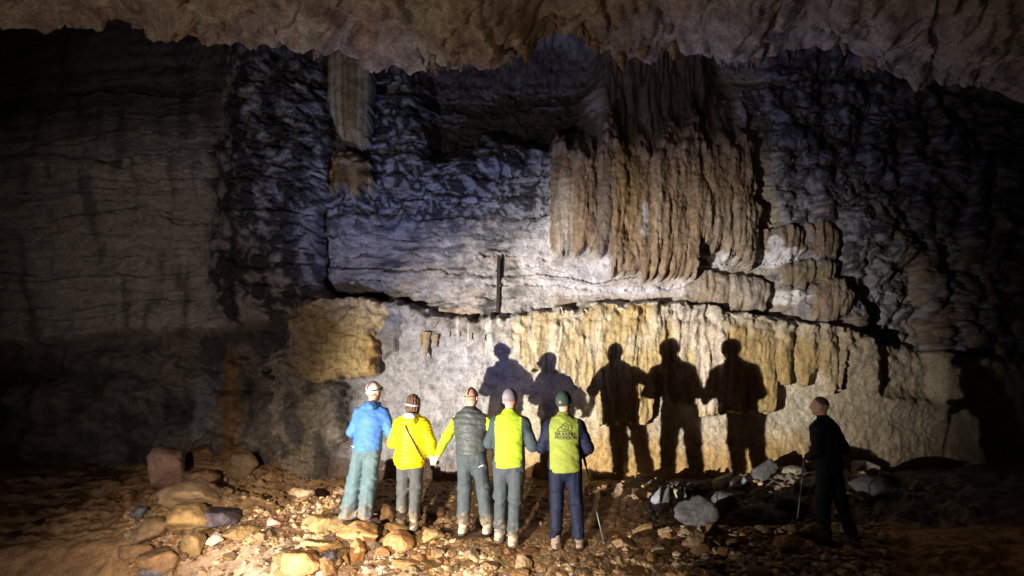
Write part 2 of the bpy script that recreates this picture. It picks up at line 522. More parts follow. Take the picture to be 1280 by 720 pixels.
    # ---- lumpy formations on the right -----------------------------------------------
    rz = ss(940, 1000, U + midN * 26 + bigN * 34 - (V - 200) * .10) * (1 - low)
    g1, g2, gi = worley2(Uw / 44, Vw / 56, 8)
    h1, h2, hi = worley2(Uw / 19, Vw / 25, 9)
    d = d + rz * (.18 - g1 * .24 + .08 - h1 * .13 + (rid - .5) * .12 + midN * .08)
    c_up = mixc(c_up, (.21, .205, .25), rz * .9)
    c_up = mixc(c_up, BLACK, rz * ss(.50, .74, rid + midN * .3) * .8)
    c_up = mixc(c_up, (.05, .045, .05), rz * ss(.08, 0, g2 - g1) * .4)
    c_up = mixc(c_up, (.20, .125, .07), rz * ss(.55, .8, hi) * ss(250, 280, V) * .6)
    pieces = [('hanging_flowstone', [(955, 285), (985, 282), (1003, 290), (1003, 318), (985, 324), (968, 318), (955, 308)], .15, (.26, .18, .11)),
              ('hanging_flowstone.b', [(1005, 282), (1040, 280), (1046, 300), (1040, 322), (1012, 322)], .16, (.24, .15, .095)),
              ('hanging_flowstone.c', [(975, 330), (1010, 325), (1043, 328), (1040, 350), (1014, 350), (1004, 361), (982, 357)], .18, (.25, .19, .115)),
              ('flowstone_boss', [(1012, 362), (1030, 347), (1052, 350), (1062, 372), (1054, 398), (1030, 407), (1010, 398)], .28, (.26, .185, .125)),
              ('ledge_rock', [(862, 352), (880, 341), (915, 340), (958, 352), (964, 370), (950, 388), (905, 384), (858, 376)], .17, (.36, .275, .20))]
    for nm, pg, hgt, cc in pieces:
        sd = poly_sd(Uw, Vw, pg)
        m = sd > 0
        fl3, i1, i2, cr3 = flutes(U + fineN * 1.5 + vs * .4, 9, 61 + len(nm), .05)
        flute = .5 if 'rock' in nm or 'boss' in nm else 1
        d = np.where(m, np.maximum(d, hgt * (.45 + .55 * np.sqrt(np.clip(sd / 13, 0, 1))) + fl3 * flute + bC * .03 + dome * .04 + midN * .06 + fineN * .02), d)
        kk = mixc(np.zeros_like(col) + np.asarray(cc, f32), tuple(x * .45 for x in cc), i1 * .6 * flute)
        kk = mixc(kk, (.38, .35, .33), ss(0, .4, midN) * (.5 if flute < 1 else .15)); kk = mixc(kk, (.05, .04, .03), cr3 * .5 * flute)
        kk = mixc(kk, (.23, .215, .22), ss(-.3, .5, fbm2(U / 18, V / 22, 3, 123)) * .6)
        c_up = np.where(m[..., None], kk, c_up)
        reg[nm] = m
    for (pu, pv, ru, rv) in ((900, 326, 9, 11), (975, 322, 24, 9), (965, 306, 8, 14), (985, 372, 30, 8)):
        q = ((Uw - pu) / ru) ** 2 + ((Vw - pv) / rv) ** 2 + midN * 1.2 + fineN * .8
        c_up = mixc(c_up, (.58, .57, .60), ss(1.2, .7, q) * .85 * (d < .42))

    # ---- lower wall ------------------------------------------------------------------
    lipd = .36 - .24 * ss(18, 95, t)
    dl = lipd + midN * .035 + fineN * .012 + bigN * .06 + fbm2(U / 6, V / 6, 3, 71) * .022
    wl1, wl2, wli = worley2(Uw / 17, Vw / 13, 12)
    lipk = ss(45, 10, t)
    dl = dl + lipk * (.07 - wl1 * .12)
    c_lo = np.zeros_like(col) + np.asarray((.48, .425, .345), f32)
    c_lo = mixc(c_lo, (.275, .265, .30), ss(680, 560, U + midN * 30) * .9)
    c_lo = mixc(c_lo, (.42, .26, .10), ss(515, 580, V + midN * 34 + bigN * 20) * ss(560, 660, U) * .95)
    c_lo = mixc(c_lo, (.20, .12, .06), ss(560, 605, V + midN * 14) * ss(700, 560, U) * .75)
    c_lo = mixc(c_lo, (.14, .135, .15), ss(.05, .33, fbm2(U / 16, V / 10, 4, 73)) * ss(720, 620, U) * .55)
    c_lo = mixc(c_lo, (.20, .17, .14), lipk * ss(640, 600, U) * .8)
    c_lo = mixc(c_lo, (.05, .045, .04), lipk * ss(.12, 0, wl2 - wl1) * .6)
    # calcite runs below the lip
    run = fbm2(U / 5.5, V / 90, 3, 75)
    c_lo = mixc(c_lo, (.58, .56, .52), ss(.05, .35, run) * ss(100, 20, t) * ss(560, 580, U) * .7)

    # draperies of the lower wall
    fl4, i1, i2, cr4 = flutes(U + fineN * 1.5 + vs * .8, 8.2, 81, .05)
    n1 = pn2(U / 17, V / 200, 88) + .5
    bl = itp(U + fineN * 1.5, DRAPE_LOW) + (i1 - .5) * 7
    bl = bl - ss(895, 915, U) * (cells1((U + vs * .8) / 22, 87)[0] / .6) ** 2 * 12
    ind = (V < bl) & (t > 6) & (U > 640)
    hang = .25 + bA * .05 + bB * .038 + bC * .034 + bD * .022 + dome * .045 - .05 * ss(40, 140, t)
    b1, b2, q1, q2 = cells1((U + vs * .8) / 22, 87)
    lob = ss(895, 915, U) * (.45 + .55 * q1)
    hang = hang * (1 - lob * .35) + lob * (np.sqrt(np.clip(1 - (b1 / .62) ** 2, 0, 1)) * .13 + .05)
    hang = hang + ss(60, 10, t) * (.09 - wl1 * .16) + fineN * .012
    dl = np.where(ind, hang, dl)
    k = np.zeros_like(col) + np.asarray((.46, .345, .175), f32)
    k = mixc(k, (.50, .36, .15), ss(0, .4, fbm2(U / 10, V / 120, 3, 115)) * .6)
    k = mixc(k, (.33, .20, .075), ss(.05, .45, fbm2(U / 8, V / 90, 3, 117)) * .6)
    k = mixc(k, (.60, .57, .52), ss(.55, .8, n1) * ss(720, 690, U) * .8)
    k = mixc(k, (.54, .48, .40), ss(-.05, .4, fbm2(U / 26, V / 70, 3, 119)) * .6)
    wedge = poly_sd(Uw, V, [(832, 380), (880, 384), (900, 410), (905, 450), (907, 505), (880, 520), (866, 500), (862, 455), (845, 420)])
    k = mixc(k, (.58, .49, .42), ss(-3, 4, wedge) * .92)
    k = mixc(k, (.45, .38, .30), ss(740, 722, U) * .35)
    k = mixc(k, (.33, .225, .10), ss(900, 915, U) * ss(-2, -6, wedge) * .7)
    k = mixc(k, (.42, .385, .34), ss(34, 12, t + fineN * 10) * ss(800, 840, U) * .7)
    k = mixc(k, (.12, .08, .04), vcr * .3)
    c_lo = np.where(ind[..., None], k, c_lo)
    reg['ledge_drapery'] = ind & (low > .5) & (U < 716)
    reg['ledge_drapery.b'] = ind & (low > .5) & (U >= 716) & (U < 815)
    reg['ledge_drapery.c'] = ind & (low > .5) & (U >= 815) & (U < 907)
    reg['ledge_drapery.d'] = ind & (low > .5) & (U >= 907)

    # ochre nodular mass at the left end of the ledge
    om = poly_sd(Uw, Vw, [(368, 398), (385, 384), (410, 374), (445, 371), (482, 374), (489, 395), (478, 412), (478, 464), (470, 470), (428, 472), (412, 482), (384, 474), (368, 445)])
    mo = (om > 0) & (t > -2)
    c1, c2, ci = worley2(Uw / 15, Vw / 12, 15)
    cc1, cc2, cci = worley2(Uw / 8, Vw / 6, 16)
    dl = np.where(mo, .38 + .12 * ss(0, 7, om) - c1 * .08 - cc1 * .05 + midN * .08 + bB * .05 + fineN * .02, dl)
    k = np.zeros_like(col) + np.asarray((.46, .33, .16), f32)
    k = mixc(k, (.54, .41, .22), ci * .5); k = mixc(k, (.09, .06, .03), ss(.10, 0, c2 - c1) * .6); k = mixc(k, (.25, .21, .18), ss(420, 370, U + midN * 20) * .7)
    k = mixc(k, (.50, .31, .10), ss(12, 3, np.abs(U - 472)) * ss(400, 440, V) * .6)
    c_lo = np.where(mo[..., None], k, c_lo)
    reg['ochre_flowstone'] = mo & (low > .5)
    # grey knob beside it
    gk = poly_sd(Uw, Vw, [(480, 398), (500, 392), (504, 420), (500, 440), (484, 446), (478, 425)])
    mg = (gk > 0) & ~mo
    dl = np.where(mg, .30 + .1 * np.sqrt(np.clip(gk / 8, 0, 1)) + fineN * .03, dl)
    c_lo = np.where(mg[..., None], mixc(np.zeros_like(col) + np.asarray((.15, .14, .155), f32), (.25, .22, .2), ss(-.2, .4, midN)), c_lo)

    # left undercut: recess in the dark, with pillar rock at its right side
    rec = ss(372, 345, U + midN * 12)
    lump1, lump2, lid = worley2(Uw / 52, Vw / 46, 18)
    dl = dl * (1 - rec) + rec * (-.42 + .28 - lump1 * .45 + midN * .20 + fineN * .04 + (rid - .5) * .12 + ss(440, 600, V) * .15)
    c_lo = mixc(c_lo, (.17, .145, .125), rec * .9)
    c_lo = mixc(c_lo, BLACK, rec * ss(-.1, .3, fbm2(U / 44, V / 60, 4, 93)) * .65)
    c_lo = mixc(c_lo, (.27, .27, .29), rec * ss(26, 10, np.abs(U - 245 + midN * 10)) * ss(460, 490, V) * .8)
    c_lo = mixc(c_lo, (.26, .15, .06), rec * ss(15, 6, np.abs(U - 276 + midN * 6)) * ss(425, 450, V) * .85)
    pil = poly_sd(Uw, Vw, [(338, 440), (368, 430), (384, 470), (412, 478), (434, 474), (436, 500), (431, 545), (414, 562), (406, 585), (406, 625), (352, 625), (350, 560), (338, 500)])
    mp = (pil + midN * 14 + fineN * 4 > 0) & ~mo
    dl = np.where(mp, .14 + .12 * ss(0, 10, pil) + (rid - .5) * .22 + midN * .24 + fineN * .03, dl)
    kp = mixc(np.zeros_like(col) + np.asarray((.28, .25, .21), f32), (.09, .085, .09), ss(-.05, .25, fbm2(U / 30, V / 40, 4, 91)) * .9)
    c_lo = np.where(mp[..., None], kp, c_lo)
    reg['rock_pillar'] = mp & (low > .5)
    c_lo = mixc(c_lo, BLACK, ss(360, 385, U) * ss(452, 436, U) * ss(10, -8, np.abs(pil) - 9) * (~mp) * ss(476, 486, V) * .6)  # shadow below the ochre overhang, painted dark along the pillar edge

    # right end of the lower wall
    c_lo = mixc(c_lo, (.30, .245, .18), ss(1000, 1050, U) * .85)

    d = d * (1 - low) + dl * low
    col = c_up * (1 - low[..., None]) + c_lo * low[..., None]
    # whole wall swings away into side passages left and right
    d = d - ss(-12, 12, poly_sd(Uw, Vw, [(1084, 350), (1150, 330), (1180, 500), (1100, 488)])) * .28 - np.clip((U - 1110) / 120, 0, 20) ** 1.2 * .35 - np.clip((150 - U) / 120, 0, 20) ** 1.3 * .22
    d = d + ss(560, 640, V) * .0
    Y = 9.6 - d
    verts = np.stack([X, Y, Z], -1).reshape(-1, 3)
    cols = col.reshape(-1, 3) * 1.0
    faces = grid_faces(*X.shape)
    lab = np.zeros(X.size, np.int16)
    names = list(reg)
    for i, n in enumerate(names):
        lab[reg[n].ravel()] = i + 1
    fl_ = lab[faces[:, 0]]
    v, fc, cc = submesh(verts, faces, cols, fl_ == 0)
    wall = link('cave_wall', mesh_np('cave_wall', v, fc, cc, True, M_WALL))
    tag(wall, kind='structure')
    for i, n in enumerate(names):
        sel = fl_ == i + 1
        if sel.sum() < 10:
            continue
        v, fc, cc = submesh(verts, faces, cols, sel)
        link(n.split('.')[0], mesh_np(n.split('.')[0], v, fc, cc, True, M_WALL), wall)
    return wall, (xs, zs, Y)


wall, WALLG = make_wall()


def wall_y(x, z):
    xs, zs, Y = WALLG
    i = int(np.clip(np.searchsorted(xs, x), 0, len(xs) - 1)); j = int(np.clip(np.searchsorted(zs, z), 0, len(zs) - 1))
    return float(Y[j, i])


# ================================================================== CEILING
LIP = [(-300, 40), (0, 25), (160, 30), (215, 36), (260, 44), (300, 50), (400, 58), (440, 62), (480, 70), (520, 76), (548, 92), (570, 101), (590, 90), (612, 88), (640, 70), (660, 58),
       (680, 44), (700, 46), (730, 42), (780, 50), (830, 56), (870, 66), (900, 82), (930, 92), (950, 88), (985, 76), (1010, 84), (1060, 92), (1120, 108), (1280, 130), (1500, 150)]


def make_ceiling():
    xs = np.concatenate([np.arange(-22, -12, .4), np.arange(-12, -6.2, .08), np.arange(-6.2, 6.2, .024), np.arange(6.2, 12.2, .08), np.arange(12.2, 22, .4)]).astype(f32)
    ys = np.concatenate([np.arange(-3, 4.6, .2), np.arange(4.6, 7.75, .024), np.arange(7.75, 11.2, .15)]).astype(f32)
    X, Y = np.meshgrid(xs, ys)
    yl = 7.05 + .25 * fbm2(X / 1.6, X * 0, 3, 3)
    Ul = 640 + F * X / (yl * cp + 4.3 * sp)
    Vl = itp(Ul, LIP)
    dv = (360 - Vl) / F
    Zl = CAMZ + (sp + dv * cp) / (cp - dv * sp) * yl
    s = Y - yl
    a1, a2, ai = worley2(X / .42 + .3 * fbm2(X, Y, 2, 4), Y / .42, 21)
    b1, b2, bi = worley2(X / .15, Y / .15, 22)
    c1, c2, cj = worley2(X / 1.1, Y / .9, 23)
    n = fbm2(X / .5, Y / .5, 4, 24)
    rg = fbm2(X / .33, Y / .33, 4, 26, ridged=True)
    z = Zl + .20 + ss(1, 5, X) * .24 + np.clip(-s, 0, 9) * .10 + ss(-.05, -1.3, s) * .16
    patch = ss(-.15, .30, fbm2(X / 1.3, Y / .8, 3, 28))          # knobbly zones between smoother slabs
    e1, e2, ei = worley2(X / .75 + .5 * fbm2(X, Y, 2, 6), Y / .55, 25)
    z = z - (.20 - a1 * .26) * ss(-2.2, -.2, s) * (.25 + .75 * patch) - (.05 - b1 * .08) * ss(-1.2, -.1, s) * (.1 + .9 * patch) * 1.2 - (.34 - c1 * .34) + n * .12 + (rg - .5) * .17 * (.4 + .6 * patch) + fbm2(X / .11, Y / .11, 3, 29) * .035
    z = z + (ei - .5) * .16 + ss(.10, .0, e2 - e1) * .10
    z = z + np.clip(s, 0, 9) * 2.1 - np.exp(-(s / .16) ** 2) * .06
    z = np.where(s > 1.6, Zl + 3.4 + n * .2, z)
    col = np.zeros(X.shape + (3,), f32) + np.asarray((.30, .235, .185), f32)
    col = mixc(col, (.42, .38, .27), ss(-.1, .35, fbm2(X / .9, Y / .5, 3, 31)) * .75)
    col = mixc(col, (.34, .21, .12), ss(.15, .4, fbm2(X / .7, Y / .7, 3, 33)) * .6)
    col = mixc(col, (.10, .075, .06), ss(.2, .5, fbm2(X / .4, Y / .3, 3, 35)) * .7)
    col = mixc(col, (.34, .32, .33), ss(.0, 3, X) * .6)
    verts = np.stack([X, Y, z], -1).reshape(-1, 3)
    o = link('cave_ceiling', mesh_np('cave_ceiling', verts, grid_faces(*X.shape)[:, ::-1], col.reshape(-1, 3), True, M_CEIL))
    tag(o, kind='structure')
    return o, (xs, ys, z)


ceiling, CEILG = make_ceiling()


def ceil_z(x, y):
    xs, ys, z = CEILG
    i = int(np.clip(np.searchsorted(xs, x), 0, len(xs) - 1)); j = int(np.clip(np.searchsorted(ys, y), 0, len(ys) - 1))
    return float(z[j, i])


def cone_mesh(name, length, radius, seed, mat, col=(.3, .22, .15)):
    rs = np.random.RandomState(seed)
    nr, ns = 11, 10
    bend = rs.normal(size=2) * .05 * length
    V_ = []
    for i in range(nr):
        t = i / (nr - 1)
        r = radius * ((1 - t) ** .75 + .03) * (1 + .12 * math.sin(t * 17 + seed))
        for j in range(ns):
            a = 2 * math.pi * j / ns
            rr = r * (1 + .14 * math.sin(3 * a + seed) + .08 * rs.normal())
            V_.append((rr * math.cos(a) + bend[0] * t * t, rr * math.sin(a) + bend[1] * t * t, -length * t + (.06 if i == 0 else 0)))
    Fc = []
    for i in range(nr - 1):
        for j in range(ns):
            Fc.append((i * ns + j, (i + 1) * ns + j, (i + 1) * ns + (j + 1) % ns, i * ns + (j + 1) % ns))
    V_ = np.array(V_)
    c = np.zeros((len(V_), 3)) + np.array(col)
    return mesh_np(name, V_, Fc, c, True, mat)


rnd = random.Random(5)
STAL = [cone_mesh('stalactite', 1.0, .22, k, M_CEIL, ((.33, .25, .18), (.30, .27, .25), (.36, .24, .14))[k % 3]) for k in range(6)]
_cx, _cy, _cz = CEILG
_sel = (_cy > 6.0) & (_cy < 7.6)
_CU, _CV = to_px(np.meshgrid(_cx, _cy[_sel])[0], np.meshgrid(_cx, _cy[_sel])[1], _cz[_sel])
_best = np.argmax(_CV, 0)                                        # the drip line of the roof
spots_u = [rnd.uniform(540, 700) for _ in range(30)] + [rnd.uniform(700, 1118) for _ in range(80)] + [rnd.uniform(165, 540) for _ in range(30)]
for u in spots_u:
    i_ = int(np.argmin(np.abs(_CU[_best, np.arange(len(_cx))] - u)))
    back = rnd.uniform(0, .35) if rnd.random() < .5 else 0
    x, y = float(_cx[i_]), float(_cy[_sel][_best[i_]]) - back - .02
    z = ceil_z(x, y)
    L_ = (.045 + .24 * rnd.random() ** 2.5) * (1.25 if 540 < u < 620 else .6 if u < 540 else 1)
    link('stalactite', STAL[rnd.randrange(6)], ceiling, (x, y, z + .03), (rnd.uniform(-.15, .15), rnd.uniform(-.15, .15), rnd.uniform(0, 6)), (L_ * rnd.uniform(.8, 2.6), L_ * rnd.uniform(.8, 2), L_))
WSTAL = [cone_mesh('stalactite', 1.0, .16, 40 + k, M_WALL, ((.33, .24, .14), (.36, .22, .10), (.42, .39, .36))[k]) for k in range(3)]
for u, v, l, k, r in ((534, 418, .42, 0, 1), (546, 420, .20, 1, 1.6), (528, 420, .18, 0, 1.7), (575, 416, .10, 2, 1), (590, 418, .13, 2, 1), (562, 416, .10, 2, 1.2), (606, 420, .12, 2, 1)):
    x, _, z = at(u, v, 9.3)
    link('stalactite', WSTAL[k], wall, (x, wall_y(x, z) - .02, z), (0, 0, u), (l * r, l * r, l))


# ================================================================== GROUND
FEET = {}          # person -> base point
PEOPLE_PX = {'blue': (446, 656, 6.95), 'yellow': (509, 663, 6.85), 'vest': (590, 669, 6.70), 'lime': (634, 683, 6.50), 'navy': (709, 688, 6.38), 'dark': (1049, 681, 6.7)}
for k_, (u, v, y) in PEOPLE_PX.items():
    FEET[k_] = at(u, v, y)


def ground_z(X, Y):
    X = np.asarray(X, f32); Y = np.asarray(Y, f32)
    U, V = to_px(X, Y, np.full_like(X, .1))
    z = itp(Y, [(-8, -.6), (2, -.15), (5, .0), (6.2, .07), (6.9, .10), (7.4, .06), (8.2, .12), (9.0, .28), (9.6, .40), (10.6, .5)])
    t = 4.35 - (.58 * X + .72 * Y)
    z = z - np.clip(t, 0, 30) * .050 - np.clip(t - 1.2, 0, 30) * .05
    z = z - .15 * np.clip(-1.75 - X, 0, 2.6) * ss(7.0, 6.3, Y) - .10 * np.clip(6.15 - Y, 0, 2)
    z = z + .10 * np.exp(-(((X + 1.75) / .5) ** 2 + ((Y - 6.35) / .4) ** 2))
    # earth mound at the left
    z = z + .34 * np.exp(-(((X + 3.3) / .95) ** 2 + ((Y - 7.55) / .55) ** 2))
    z = z + .20 * np.exp(-(((X + 2.1) / .5) ** 2 + ((Y - 7.7) / .35) ** 2))
    # rubble bank across the front
    z = z - .05 * np.exp(-(((X - .2) / 1.6) ** 2 + ((Y - 6.0) / .35) ** 2))
    z = z + .12 * np.exp(-(((X - 2.6) / 1.3) ** 2 + ((Y - 6.75) / .30) ** 2))
    # sunken pit right of centre, shelf behind it
    z = z - .42 * np.exp(-(((X - 2.75) / .85) ** 2 + ((Y - 7.75) / .42) ** 2) ** 1.5)
    z = z + .12 * ss(3.0, 3.9, X) * ss(7.6, 8.5, Y)
    z = z + .16 * np.exp(-(((X - 1.9) / .7) ** 2 + ((Y - 8.7) / .35) ** 2))
    n = fbm2(X / .9, Y / .7, 4, 61) * .09 + fbm2(X / .22, Y / .2, 3, 63) * .035
    z = z + n
    rk = fbm2(X / .42 + .4 * fbm2(X, Y, 2, 66), Y / .30, 4, 65, ridged=True) - .5
    z = z + rk * .26 * ss(1.2, 1.9, X) * ss(7.3, 7.9, Y) * ss(9.5, 9.0, Y)          # jagged ledge under the shadows
    z = z + rk * .20 * ss(-1.6, -2.4, X) * ss(6.9, 7.4, Y) + ss(-2.9, -4.2, X) * ss(6.6, 7.6, Y) * .16
    z = z + rk * .10 * ss(6.7, 6.2, Y)
    for k_, (px_, py_, pz_) in FEET.items():
        w = np.exp(-(((X - px_) / .36) ** 2 + ((Y - py_ + .12) / .36) ** 2) ** 2)
        z = z * (1 - w) + (pz_ - .012 - .06 * np.clip(py_ - Y, 0, .6)) * w
    return z


def make_ground():
    xs = np.concatenate([np.arange(-24, -14, .5), np.arange(-14, -6, .16), np.arange(-6, 6, .026), np.arange(6, 13, .16), np.arange(13, 24, .5)]).astype(f32)
    ys = np.concatenate([np.arange(-9, 4.8, .25), np.arange(4.8, 9.7, .024), np.arange(9.7, 15, .2)]).astype(f32)
    X, Y = np.meshgrid(xs, ys)
    z = ground_z(X, Y)
    U, V = to_px(X, Y, z)
    w1, w2, wi = worley2(X / .13, Y / .13, 71)
    v1, v2, vi = worley2(X / .05, Y / .05, 72)
    rough = ss(-.15, .25, fbm2(X / .8, Y / .6, 3, 73)) * .8 + .2
    smooth = np.exp(-(((X + 3.2) / 1.0) ** 2 + ((Y - 7.5) / .55) ** 2)) + ss(7.1, 7.5, Y) * ss(1.4, .8, X) * ss(-2.2, -1.6, X)
    rough = rough * (1 - np.clip(smooth, 0, 1) * .85)
    slab = ss(205, 240, U) * ss(490, 450, U) * ss(690, 704, V + (U - 215) * .16)
    rough = rough * (1 - slab * .55)
    for k_, (px_, py_, pz_) in FEET.items():
        rough = rough * (1 - .7 * np.exp(-(((X - px_) / .36) ** 2 + ((Y - py_ + .12) / .36) ** 2) ** 2))
    z = z + rough * ((.5 - w1) * .05 * wi + (.4 - v1) * .018)
    col = np.zeros(X.shape + (3,), f32) + np.asarray((.36, .23, .125), f32)
    col = mixc(col, (.34, .24, .14), wi * .7 * rough)
    col = mixc(col, (.16, .095, .055), ss(0, .4, fbm2(X / .5, Y / .4, 3, 75)) * .7)
    col = mixc(col, (.30, .20, .10), np.clip(smooth, 0, 1) * ss(-1.5, -2.3, X) * .8)
    col = mixc(col, (.16, .105, .055), ss(7.2, 7.6, Y) * ss(1.5, .6, X) * ss(-2.4, -1.4, X) * .8)
    col = mixc(col, (.36, .205, .085), ss(1.2, 2.4, X) * ss(7.4, 6.9, Y) * .75)
    col = mixc(col, (.17, .16, .155), ss(1.2, 1.9, X) * ss(7.3, 7.9, Y) * .75)
    col = mixc(col, (.26, .245, .225), ss(2.9, 3.6, X) * ss(7.5, 8.2, Y) * .8)
    col = mixc(col, (.44, .42, .44), ss(.55, .85, vi) * np.exp(-(((X + 2.3) / .7) ** 2 + ((Y - 6.6) / .5) ** 2)) * .9)
    col = mixc(col, (.34, .235, .17), slab * .8)
    verts = np.stack([X, Y, z], -1).reshape(-1, 3)
    o = link('ground', mesh_np('ground', verts, grid_faces(*X.shape), col.reshape(-1, 3), True, M_GROUND))
    tag(o, kind='structure')


make_ground()


def ground_hit(u, v):
    ys = np.arange(4.5, 9.8, .02)
    X, Y, Z = at(u, v, ys)
    g = ground_z(X, ys)
    below = np.where(Z <= g)[0]
    i = below[0] if len(below) else len(ys) - 1
    return float(X[i]), float(ys[i]), float(g[i])


# ------------------------------------------------------------------ stones
def ico(sub):
    import bmesh
    bm = bmesh.new(); bmesh.ops.create_icosphere(bm, subdivisions=sub, radius=1.0)
    v = np.array([x.co[:] for x in bm.verts]); f = np.array([[l.index for l in p.verts] for p in bm.faces]); bm.free()
    return v, f


ICO = {k: ico(k) for k in (1, 2, 3, 4)}


def rock_geo(seed, sub, planes=16, soft=.03, rough=.11):
    rs = np.random.RandomState(seed)
    v, f = ICO[sub]
    n = rs.normal(size=(planes, 3)); n /= np.linalg.norm(n, axis=1)[:, None]
    h = rs.uniform(.50, 1.0, planes)
    dt = v @ n.T
    r = np.where(dt > .12, h[None, :] / np.maximum(dt, .12), 9)
    r = -soft * np.log(np.exp(-np.minimum(r, 3) / soft).sum(1)) + soft * .8
    p = v * np.clip(r, .4, 1.25)[:, None]
    if sub > 1:
        p = p * (1 + rough * 1.6 * pn3(p * 2.2, seed)[:, None] + rough * pn3(p * 5.5, seed + 3)[:, None] + rough * .5 * pn3(p * 12, seed + 5)[:, None])
    return p, f


STONE_COL = {'ochre': (.30, .195, .088), 'orange': (.31, .165, .072), 'tan': (.29, .205, .125), 'pink': (.40, .25, .20), 'pale': (.38, .33, .27),
             'grey': (.125, .12, .125), 'dark': (.085, .07, .085), 'brown': (.24, .15, .085), 'blue': (.19, .19, .235)}
M_STONE = {k: rock_mat(k + '_stone', c, rough=.85, bump=1.0, bscale=11, var=.38, fleck=.3, dist=.04) for k, c in STONE_COL.items()}
BOULD = {}


def boulder(name, u, v, w, h, color, label, cat='rock', tilt=(0, 0), depth=.8, sub=4, seed=None, planes=10, y=None, soft=.014):
    if y is None:
        x, y, z = ground_hit(u, v - h * .22)
    else:
        x, _, _ = at(u, v, y); z = float(ground_z(np.array([x]), np.array([y]))[0])
    dist = y * cp + (z - CAMZ) * sp
    wm = w / F * dist * .92; hm = h / F * dist * .9
    p, f = rock_geo(seed if seed else int(u * 7 + v), sub, planes, soft)
    p = p * np.array([wm / 2, wm / 2 * depth, hm / 2]) / .93
    me = mesh_np(name, p, f, None, True, M_STONE[color])
    o = link(name, me, None, (x, y, z + hm * .36), (tilt[0], tilt[1], (int(u) % 7) * .15 - .4))
    tag(o, label, cat)
    return o


boulder('boulder', 203, 622, 60, 58, 'pink', 'tall dull pink boulder in the gloom at the far left', depth=.8)
boulder('boulder', 304, 606, 38, 44, 'tan', 'upright pale tan boulder leaning beside the dark recess', tilt=(0, .25))
boulder('boulder', 246, 645, 80, 36, 'tan', 'broad low tan boulder with stepped ridges in front of the earth mound', tilt=(0, .12))
boulder('boulder', 256, 580, 30, 22, 'brown', 'small dark boulder between the pink boulder and the upright tan one')
boulder('rock', 243, 614, 46, 24, 'brown', 'long brown rock behind the broad ridged boulder')
boulder('rock', 232, 672, 56, 36, 'ochre', 'dull ochre rock lying below the broad ridged boulder')
boulder('rock', 272, 664, 44, 30, 'dark', 'blackish grey rock wedged under the broad ridged boulder')
boulder('rock', 241, 699, 34, 28, 'ochre', 'yellow ochre egg-shaped rock at the lower left')
boulder('rock', 269, 688, 22, 18, 'pale', 'small pale pinkish round rock touching the egg-shaped ochre rock')
boulder('rock', 188, 684, 44, 30, 'tan', 'tan cobble at the left edge of the rubble')
boulder('rock', 176, 650, 26, 14, 'blue', 'small bluish grey slab at the left edge')
boulder('rock', 172, 704, 36, 26, 'brown', 'brown rock in the bottom left corner')
boulder('rock', 205, 713, 54, 30, 'brown', 'low brown slab in front of the tan cobble at lower left')
boulder('rock', 190, 722, 30, 12, 'blue', 'flat bluish stone at the bottom left')
boulder('rock', 300, 676, 44, 16, 'ochre', 'flat yellow brown rock at the foot of the earth mound')
boulder('rock', 340, 662, 22, 14, 'pink', 'pinkish stone at the right foot of the earth mound')
boulder('rock', 324, 677, 24, 12, 'brown', 'small brown stone below the pinkish one at the mound')
boulder('rock', 380, 628, 22, 16, 'tan', 'tan rock on the ground left of the blue jacket hiker')
boulder('rock', 366, 622, 16, 12, 'brown', 'small brown rock touching the tan rock left of the blue jacket hiker')
boulder('rock', 425, 620, 22, 13, 'brown', 'brown rock behind the blue jacket hiker')
boulder('rock', 402, 672, 46, 30, 'ochre', 'big pale ochre rock just left of the blue jacket hiker feet', tilt=(0, .3))
boulder('rock', 449, 685, 48, 27, 'orange', 'knobbly orange yellow rock in front of the blue jacket hiker boots')
boulder('rock', 402, 697, 44, 22, 'ochre', 'flat yellow rock between two dark stones in the foreground')
boulder('rock', 378, 726, 52, 38, 'orange', 'largest orange rock at the bottom edge of the lit rubble', tilt=(0, -.1))
boulder('rock', 463, 690, 20, 17, 'pale', 'pale whitish stone right of the knobbly orange rock')
boulder('rock', 446, 706, 18, 27, 'orange', 'upright small orange rock in the foreground rubble')
boulder('rock', 430, 708, 15, 18, 'ochre', 'small ochre rock left of the upright orange one')
boulder('rock', 418, 692, 18, 12, 'ochre', 'little ochre stone behind the dark purple rock')
boulder('rock', 412, 709, 38, 20, 'dark', 'dark purplish rock beside the largest orange rock')
boulder('rock', 398, 713, 20, 14, 'dark', 'dark bluish stone touching the dark purplish rock')
boulder('rock', 466, 668, 16, 18, 'dark', 'dark purple stone right of the blue jacket hiker boots')
boulder('rock', 485, 656, 24, 22, 'ochre', 'yellow rock under the left foot of the woman in yellow')
boulder('rock', 493, 669, 32, 17, 'ochre', 'flat ochre rock in front of the woman in yellow')
boulder('rock', 501, 691, 36, 24, 'orange', 'orange pink rock below the woman in yellow')
boulder('rock', 536, 684, 32, 18, 'ochre', 'rough yellow rock between the woman in yellow and the man in the vest')
boulder('rock', 541, 650, 32, 16, 'brown', 'dim brown rock behind the clasped hands')
boulder('rock', 592, 706, 22, 16, 'tan', 'pale tan stone on the gravel below the man in the vest')
boulder('rock', 655, 722, 26, 24, 'tan', 'blocky tan stone at the bottom edge below the navy sleeves man')
boulder('rock', 615, 718, 22, 14, 'brown', 'brownish stone left of the blocky tan stone')
boulder('rock', 872, 666, 46, 38, 'grey', 'big rounded grey block at the left rim of the pit', seed=31)
boulder('rock', 903, 658, 24, 38, 'grey', 'steep grey slab standing in the pit', tilt=(0, .45), depth=.6)
boulder('rock', 962, 664, 66, 32, 'grey', 'jagged grey block at the right side of the pit', seed=77, planes=22)
